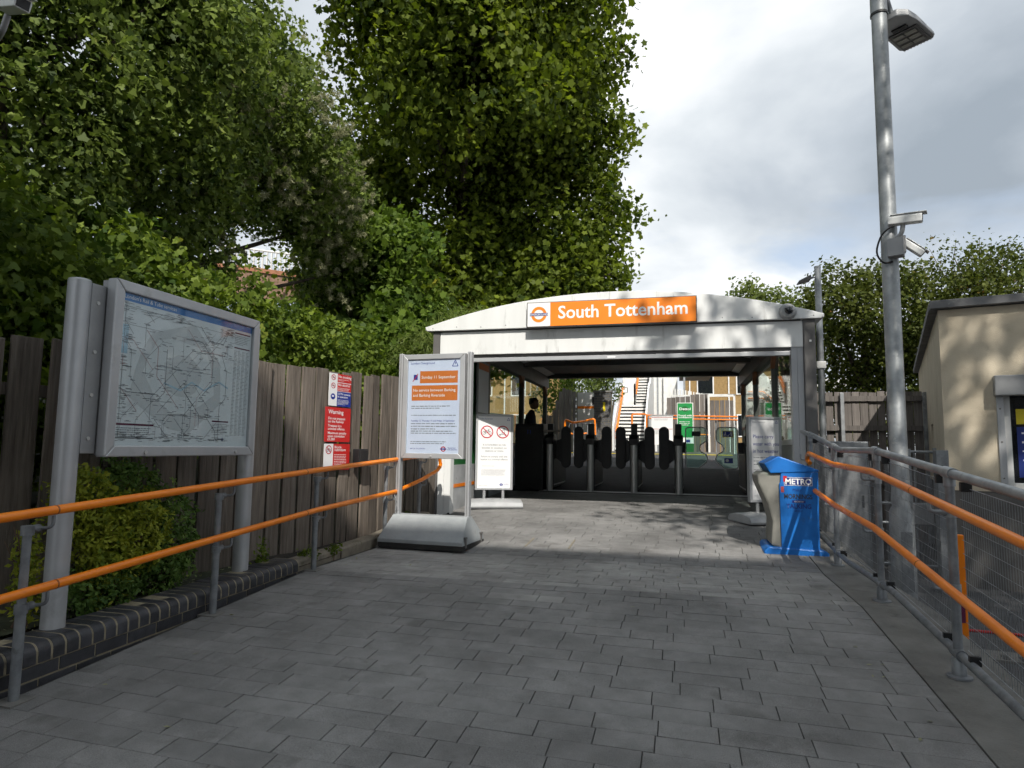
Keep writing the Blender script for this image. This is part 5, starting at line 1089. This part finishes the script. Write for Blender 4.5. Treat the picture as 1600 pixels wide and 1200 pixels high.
def sprays(lobes, dens, per, spread, inner=.55, flat=.35, updir=.35, gaps=.0):
    """leaves set on twig sprays through each lobe (x,y,z,rx,ry,rz): positions, normals, shade value"""
    Cs, Ns, Rs = [], [], []
    for lb in lobes:
        c = np.array(lb[:3]); r = np.array(lb[3:6] if len(lb) >= 6 else (lb[3],) * 3)
        ns = max(4, int(dens * (r[0] * r[1] + r[1] * r[2] + r[0] * r[2]) / 3 / per))
        d = unit(NR.normal(size=(ns, 3))); rad = inner + (1.06 - inner) * NR.random(ns) ** .55
        bump_ = 1 + .16 * np.sin(d[:, 0] * 5 + c[0]) * np.sin(d[:, 2] * 6 + c[2]) + .10 * np.sin(d[:, 1] * 11 + d[:, 2] * 9)
        sc = c + d * r * (rad * bump_)[:, None]
        sn = unit(d * .55 + np.array([0, 0, updir]) + NR.normal(size=(ns, 3)) * .35)
        a = unit(np.cross(sn, NR.normal(size=(ns, 3)))); b2 = np.cross(sn, a)
        q = NR.random((ns, per)) ** .6 * spread; th = NR.random((ns, per)) * 2 * np.pi
        P = sc[:, None] + a[:, None] * (q * np.cos(th))[..., None] + b2[:, None] * (q * np.sin(th) * .7)[..., None] + sn[:, None] * (NR.normal(size=(ns, per)) * spread * flat - q * q / spread * .35)[..., None]
        Nn = sn[:, None] + NR.normal(size=(ns, per, 3)) * .72
        rs_ = np.clip(NR.random(ns)[:, None] * .55 + NR.random((ns, per)) * .45, 0, 1) ** 1.15
        Cs.append(P.reshape(-1, 3)); Ns.append(unit(Nn.reshape(-1, 3))); Rs.append(rs_.ravel())
    return np.concatenate(Cs), np.concatenate(Ns), np.concatenate(Rs)
def limbs(parent, base, h, r, lobes, n=None):
    b = MB(); x, y, z = base; top = (x + .2, y, z + h)
    b.tube([(x, y, z - .4), (x + .05, y + .05, z + h * .35), (x + .1, y, z + h * .7), top], [r * 1.25, r, r * .8, r * .45], 12)
    for lb in lobes[:n]:
        c = lb[:3]; t0 = min(.9, max(.25, (c[2] - z - 1.0) / max(h, .1) * .7)); s0 = (x + .1 * t0, y, z + h * t0)
        mid = tuple((s0[i] * .55 + c[i] * .45) + RND.uniform(-.2, .2) for i in range(3))
        b.tube([s0, mid, tuple(c)], [r * .42, r * .26, r * .08], 8)
        for k in range(3):
            d = Vector((RND.gauss(0, 1), RND.gauss(0, 1), RND.gauss(.3, .7))).normalized() * lb[3] * .75
            b.tube([mid if k == 0 else tuple(c), tuple(c[i] + d[i] * .5 for i in range(3)), tuple(c[i] + d[i] for i in range(3))], [r * .12, r * .07, r * .02], 5)
    return b.build('trunk', 'bark', parent, 60)
def tree(name, label, cat, base, h, r, lobes, dens, per, spread, size, T, m, group=None, nl=None, **k):
    t = thing(name, label, cat, base, 0, group); ob = base
    L_ = [(a[0] - ob[0], a[1] - ob[1], a[2] - ob[2]) + tuple(a[3:]) for a in lobes]
    if h > 0: limbs(t, (0, 0, 0), h, r, L_, nl)
    C, Nn, R_ = sprays(L_, dens, per, spread, **k)
    S = size * NR.uniform(.5, 1.3, len(C))
    leaf_mesh('crown', C, Nn, S, T, m, t, R_)
    return t
leafmat('sycamore leaf', (.020, .042, .007), (.19, .24, .030), (.32, .28, .04), .05, .45); leafmat('ivy leaf', (.022, .046, .010), (.20, .26, .055), (.30, .31, .09), .08, .35)
leafmat('sapling leaf', (.034, .07, .012), (.17, .245, .04), (.25, .27, .07), .06, .42); leafmat('hedge leaf', (.03, .065, .011), (.20, .265, .04), (.36, .33, .07), .07, .38)
leafmat('autumn tinged leaf', (.03, .05, .010), (.125, .145, .028), (.24, .10, .03), .12, .35); leafmat('light maple leaf', (.07, .11, .025), (.19, .23, .06), (.26, .25, .08), .08, .4)
leafmat('variegated leaf', (.08, .14, .02), (.30, .33, .04), (.85, .74, .12), .5, .25); leafmat('box leaf', (.045, .10, .024), (.16, .25, .055), (.42, .42, .07), .15, .25); leafmat('seed fluff', (.22, .22, .12), (.42, .42, .26), None, 0, .35)
tree('sycamore_tree', 'big dense sycamore towering behind the left end of the station', 'tree', (-6.0, 17.2, 1.0), 9.5, .34,
     [(-3.9, 17.6, 7.3, 2.1), (-3.3, 16.6, 10.2, 1.65), (-2.2, 17, 11.4, .8, .8, .45), (-1.55, 16.9, 11.95, .5, .5, .25), (-1.75, 16.8, 9.7, .6, .6, .4), (-1.55, 16.8, 7.4, .55, .6, .4), (-1.75, 16.8, 5.7, .5, .5, .4), (-2.0, 15.6, 12.6, .6, .6, .4), (-4.5, 13.6, 10.4, 2.3), (-6.3, 13.8, 10.8, 1.9), (-9.3, 16.8, 8.6, 1.7), (-6.9, 17.8, 8.8, 2.9), (-3.6, 17.0, 5.3, 1.7), (-5.8, 16.4, 4.8, 2.2), (-8.6, 16.2, 5.6, 2.0), (-3.2, 14.6, 11.7, 1.7), (-5.7, 14.2, 12.6, 2.4), (-2.45, 16.8, 6.1, 1.1), (-2.5, 16.9, 8.6, .85), (-5.2, 18, 11.5, 2.8), (-4.6, 12.1, 13.4, 2.2), (-6.4, 12.6, 13.4, 2.0), (-2.6, 13.2, 13.8, 1.6)],  # topmost forward lobes are out of view, added to shade the crown below
     1900, 28, .68, .155, T_MAPLE, MATS['sycamore leaf'], None, None, inner=.5)
IA = [(-6.3, 4.0, 4.4, 1.5), (-6.1, 5.6, 5.6, 1.6), (-6.9, 3.4, 6.2, 1.7), (-6.2, 6.1, 4.3, 1.1), (-6.6, 4.4, 7.4, 1.6), (-5.9, 3.0, 3.1, 1.2), (-6.5, 6.3, 7.2, 1.3)]
IB = [(-6.2, 7.9, 6.0, 1.25), (-6.4, 8.4, 6.8, 1.0), (-6.1, 8.8, 5.5, 1.1), (-6.3, 9.9, 5.7, .95), (-6.5, 6.9, 7.5, 1.0), (-6.0, 9.9, 5.0, .7), (-6.5, 7.1, 3.5, .7), (-6.2, 10.6, 4.3, .75), (-6.3, 7.6, 4.9, .8)]
tree('ivy_clad_tree', 'ivy-smothered tree filling the upper left corner', 'tree', (-6.7, 4.6, .8), 6.0, .2, IA, 6400, 26, .28, .078, T_IVY, MATS['ivy leaf'], 'ivy-covered trees behind the fence', inner=.55)
tb = tree('ivy_clad_tree', 'ivy-covered tree hung with tan fluffy seed heads left of the sycamore', 'tree', (-7.1, 7.0, .9), 5.8, .16, IB, 6000, 26, .26, .076, T_IVY, MATS['ivy leaf'], 'ivy-covered trees behind the fence', inner=.6)
# fluffy seed heads of the climber
n = 760; lob = np.array([IB[i % len(IB)] for i in range(n)]); d = unit(NR.normal(size=(n, 3)) + np.array([.95, -.55, .1])); hc = lob[:, :3] + d * lob[:, 3:4] * NR.uniform(1.05, 1.25, (n, 1)) - np.array([-7.1, 7.0, .9])
grp = NR.integers(0, 46, n); hc = hc * .18 + hc[grp] * .82 + NR.normal(size=(n, 3)) * np.array([.09, .09, .16])
pn_ = 34; dirs = unit(NR.normal(size=(n * pn_, 3))); Cc = np.repeat(hc, pn_, 0) + dirs * .035; Sz = NR.uniform(.06, .10, n * pn_)
sf = leaf_mesh('seed_heads', Cc, unit(np.cross(dirs, NR.normal(size=(n * pn_, 3)))), Sz, np.array([(0, -.5), (.07, 0), (0, .5), (-.07, 0)], np.float32), MATS['seed fluff'], tb, NR.random(n * pn_)); sf['kind'] = 'stuff'
HL = [(-5.1, 2.7, 2.0, .75), (-5.2, 3.7, 2.25, .8), (-5.0, 4.8, 2.3, .75), (-4.8, 5.9, 2.3, .7), (-4.6, 7.0, 2.2, .6), (-4.4, 8.0, 2.15, .55), (-4.9, 4.2, 1.5, .7), (-4.7, 6.3, 1.5, .65), (-4.4, 7.6, 1.5, .55), (-5.4, 2.0, 1.6, .9)]
tree('bramble_thicket', 'bright green leafy thicket spilling over the top of the left fence', 'bush', (-4.9, 5.0, .2), 1.2, .05, HL, 10500, 20, .2, .075, T_IVY, MATS['hedge leaf'], None, 6, inner=.5)
SL = [(-5.6, 11.4, 3.5, 1.15), (-5.0, 10.6, 2.7, .9), (-6.3, 11.8, 4.6, 1.0), (-4.7, 10.2, 1.9, .8), (-5.3, 11.2, 4.9, .75), (-6.9, 11.3, 3.0, .9), (-4.2, 11.6, 2.9, .7)]
tree('maple_sapling', 'young broad-leaved maple growing between ivy and sycamore above the fence', 'tree', (-5.5, 11.3, .6), 3.0, .08, SL, 4300, 18, .34, .125, T_MAPLE, MATS['sapling leaf'], None, inner=.4)
SL2 = [(-6.1, 3.3, 2.6, .75), (-6.2, 4.6, 2.9, .7), (-5.9, 2.4, 2.3, .7), (-5.8, 5.4, 3.0, .55)]
tree('maple_sapling', 'young lobed-leaf maple in front of the ivy above the map board', 'tree', (-6.0, 3.6, .5), 1.8, .05, SL2, 4200, 16, .28, .12, T_MAPLE, MATS['sapling leaf'], None, inner=.4)
WL = [(-3.95, 9.6, 2.55, .5), (-3.8, 10.4, 3.0, .5), (-3.75, 11.3, 3.25, .45), (-3.8, 12.3, 3.5, .45)]
tree('willow_bush', 'grey-green narrow-leaved bush against the left side of the station roof', 'bush', (-3.95, 10.6, .4), 2.0, .05, WL, 7000, 20, .22, .1, np.array([(0, -.5), (.11, 0), (0, .5), (-.11, 0)], np.float32), MATS['light maple leaf'], None, inner=.4)
RT = [[(2.3, 21.6, 6.0, .6), (2.9, 21.8, 5.4, .9), (3.8, 22, 5.0, 1.1)], [(4.7, 20.8, 5.5, 1.15), (6.1, 21, 5.3, 1.4), (5.0, 23.4, 3.5, 1.8), (7.0, 23.4, 3.2, 1.9)], [(7.8, 20.8, 5.7, 1.35), (9.2, 21, 5.7, 1.35), (7.8, 22.4, 4.6, 1.4), (9.8, 23, 4.2, 1.8), (9, 23.6, 2.8, 1.9)]]
tree('maple_tree', 'pale green small tree just above the right end of the station roof', 'tree', (3.2, 22.2, 0), 4.0, .12, RT[0], 3000, 20, .36, .10, T_MAPLE, MATS['light maple leaf'], 'trees behind the yard', inner=.4)
tree('field_tree', 'dense green tree with yellowing top behind the thin lamp post', 'tree', (5.6, 22.6, 0), 4.6, .2, RT[1], 3000, 22, .38, .105, T_MAPLE, MATS['autumn tinged leaf'], 'trees behind the yard', inner=.45)
tz = tree('field_tree', 'reddish tinged tree with bare twigs above the cream building', 'tree', (8.9, 22.6, 0), 4.8, .2, RT[2], 3000, 22, .38, .10, T_IVY, MATS['autumn tinged leaf'], 'trees behind the yard', inner=.45)
tw_ = MB()
for k in range(26):
    a = Vector((RND.uniform(-1.2, .8), -.8, RND.uniform(5.6, 6.6))); d = Vector((RND.uniform(-.6, 1.0), RND.uniform(-.3, .1), RND.uniform(.5, 1.1))).normalized() * RND.uniform(.6, 1.5)
    tw_.tube([a, a + d * .5 + Vector((0, 0, RND.uniform(-.05, .05))), a + d], [.02, .013, .005], 5)
tw_.build('bare_twigs', 'twig', tz, 60)
tree('platform_bush', 'green bush behind the brick pillar beyond the gates', 'bush', (-2.6, 25, PZ), 2.0, .06, [(-3.3, 25, 3.4, .75), (-2.75, 25.2, 3.5, .6), (-3.0, 25, 4.2, .7)], 1600, 18, .3, .11, T_IVY, MATS['light maple leaf'], None)
tree('platform_bush', 'dark green bush behind the silvery fence beyond the gates', 'bush', (-4.6, 26, PZ), 2.0, .06, [(-5.0, 26, 3.6, 1.0), (-4.3, 26.2, 3.3, .9)], 1600, 18, .3, .11, T_IVY, MATS['hedge leaf'], None)
# shrubs in the bed
def shrub(label, base, lobes, m, size, dens):
    t = thing('shrub', label, 'shrub', base); L_ = [(a[0] - base[0], a[1] - base[1], a[2] - base[2]) + tuple(a[3:]) for a in lobes]
    b = MB()
    for lb in L_:
        for k in range(4): b.tube([(0 + RND.uniform(-.05, .05), RND.uniform(-.05, .05), -.02), (lb[0] * .6, lb[1] * .6, lb[2] * .6), (lb[0] + RND.uniform(-.1, .1), lb[1] + RND.uniform(-.1, .1), lb[2] + RND.uniform(0, .15))], [.009, .006, .003], 5)
    b.build('stems', 'twig', t, 60)
    C, Nn, R_ = sprays(L_, dens, 12, .06, inner=.5, updir=.45); leaf_mesh('foliage', C, Nn, size * NR.uniform(.6, 1.2, len(C)), T_OVAL, MATS[m], t, R_, .2)
shrub('yellow variegated shrub under the middle of the map board', (-3.74, 3.75, .02), [(-3.70, 3.80, .50, .2, .24, .28), (-3.68, 3.55, .40, .18, .2, .26), (-3.76, 3.42, .72, .16, .18, .26)], 'variegated leaf', .044, 52000)
shrub('dark green shrub between the low wall and the map board', (-3.72, 4.15, .02), [(-3.74, 4.15, .45, .18, .22, .34), (-3.64, 3.5, .17, .13, .26, .14), (-3.66, 4.0, .2, .14, .26, .18), (-3.87, 3.85, .80, .15, .26, .22)], 'box leaf', .042, 52000)
shrub('small yellowish shrub at the foot of the left map board post', (-3.70, 3.02, .02), [(-3.68, 3.03, .26, .07, .06, .2), (-3.72, 3.05, .48, .06, .06, .13)], 'variegated leaf', .042, 52000)
def weed(label, x, y, r, hh):
    t = thing('weed', label, 'weed', (x, y, gz(-3.2, y) + .06)); C, Nn, R_ = sprays([(0, 0, hh * .5, r, r, hh * .5)], 24000, 8, .05, inner=.2); leaf_mesh('foliage', C, Nn, .04 * NR.uniform(.6, 1.2, len(C)), T_OVAL, MATS['hedge leaf'], t, R_)
    MB().tube([(0, 0, -.1), (.01, 0, hh * .5), (.02, .01, hh)], [.004, .003, .002], 5).build('stem', 'twig', t)
weed('small green weed at the joint of brick wall and stone edging', -3.36, 5.45, .1, .12); weed('taller thin weed against the fence behind the rail post', -3.52, 5.0, .07, .26); weed('tiny weed growing over the stone edging', -3.3, 5.85, .08, .1); weed('weed at the fence foot near the station', -3.42, 7.9, .08, .12)
# fallen leaves in the bed
fl_ = MB()
C = np.stack([NR.uniform(-3.95, -3.54, 260), NR.uniform(2.2, 5.1, 260), NR.uniform(.035, .06, 260)], 1); o = leaf_mesh('leaf_litter', C, unit(NR.normal(size=(260, 3)) * .4 + np.array([0, 0, 1])), NR.uniform(.02, .05, 260), T_OVAL, MATS['seed fluff'], None, NR.random(260)); tag(o, 'dry tan leaves scattered on the soil of the planting bed', 'leaves', None, 'stuff')

C = np.stack([np.concatenate([NR.uniform(-3.2, -2.9, 22), NR.uniform(-3, 1.2, 14), NR.uniform(1.0, 1.25, 14)]), NR.uniform(2.5, 8.4, 50), np.zeros(50)], 1); C[:, 2] = [gz(a, b_) + .008 for a, b_ in C[:, :2]]
o = leaf_mesh('fallen_leaves', C, unit(NR.normal(size=(50, 3)) * .25 + np.array([0, 0, 1])), NR.uniform(.015, .045, 50), T_OVAL, MATS['seed fluff'], None, NR.random(50) * .4); tag(o, 'few small dry leaves and scraps strewn over the grey paving', 'leaves', None, 'stuff')

# ------------------------------------------------------------------ out of view behind the viewer: block added to shade the ramp, and a tree
ab = thing('shade_block', 'tall brown brick apartment block across the street behind the viewer', 'building', (-4, -9.0, YARD))
box('wall', 'concrete', ab, 3.7, 15.4, -9, 0, 0, 15.9); box('parapet', 'concrete', ab, 3.6, 15.5, -12.1, .1, 15.9, 16.1)
for i in range(5):
    for k in range(5):
        f = box('window', 'white_paint', ab, 4.1 + k * 2.3, 5.4 + k * 2.3, -.02, .06, 1.2 + i * 3, 2.8 + i * 3); box('pane', 'darkglass', f, 4.18 + k * 2.3, 5.32 + k * 2.3, .05, .07, 1.28 + i * 3, 2.72 + i * 3)
tree('street_tree', 'leafy street tree on the right behind the viewer', 'tree', (6.6, -1.2, YARD), 7.5, .22, [(4.4, .2, 11.5, 1.4), (3.3, 1.0, 10.9, .9, .9, .45), (5.2, -.2, 9.3, 2.0, 2.0, 1.7), (6.8, -1.4, 10.6, 2.0), (7.6, .6, 9.0, 1.8), (3.5, .3, 8.9, 1.3, 1.2, 1.0), (5.5, -2, 8.0, 1.6)], 260, 16, .6, .19, T_IVY, MATS['hedge leaf'], None, inner=.3)
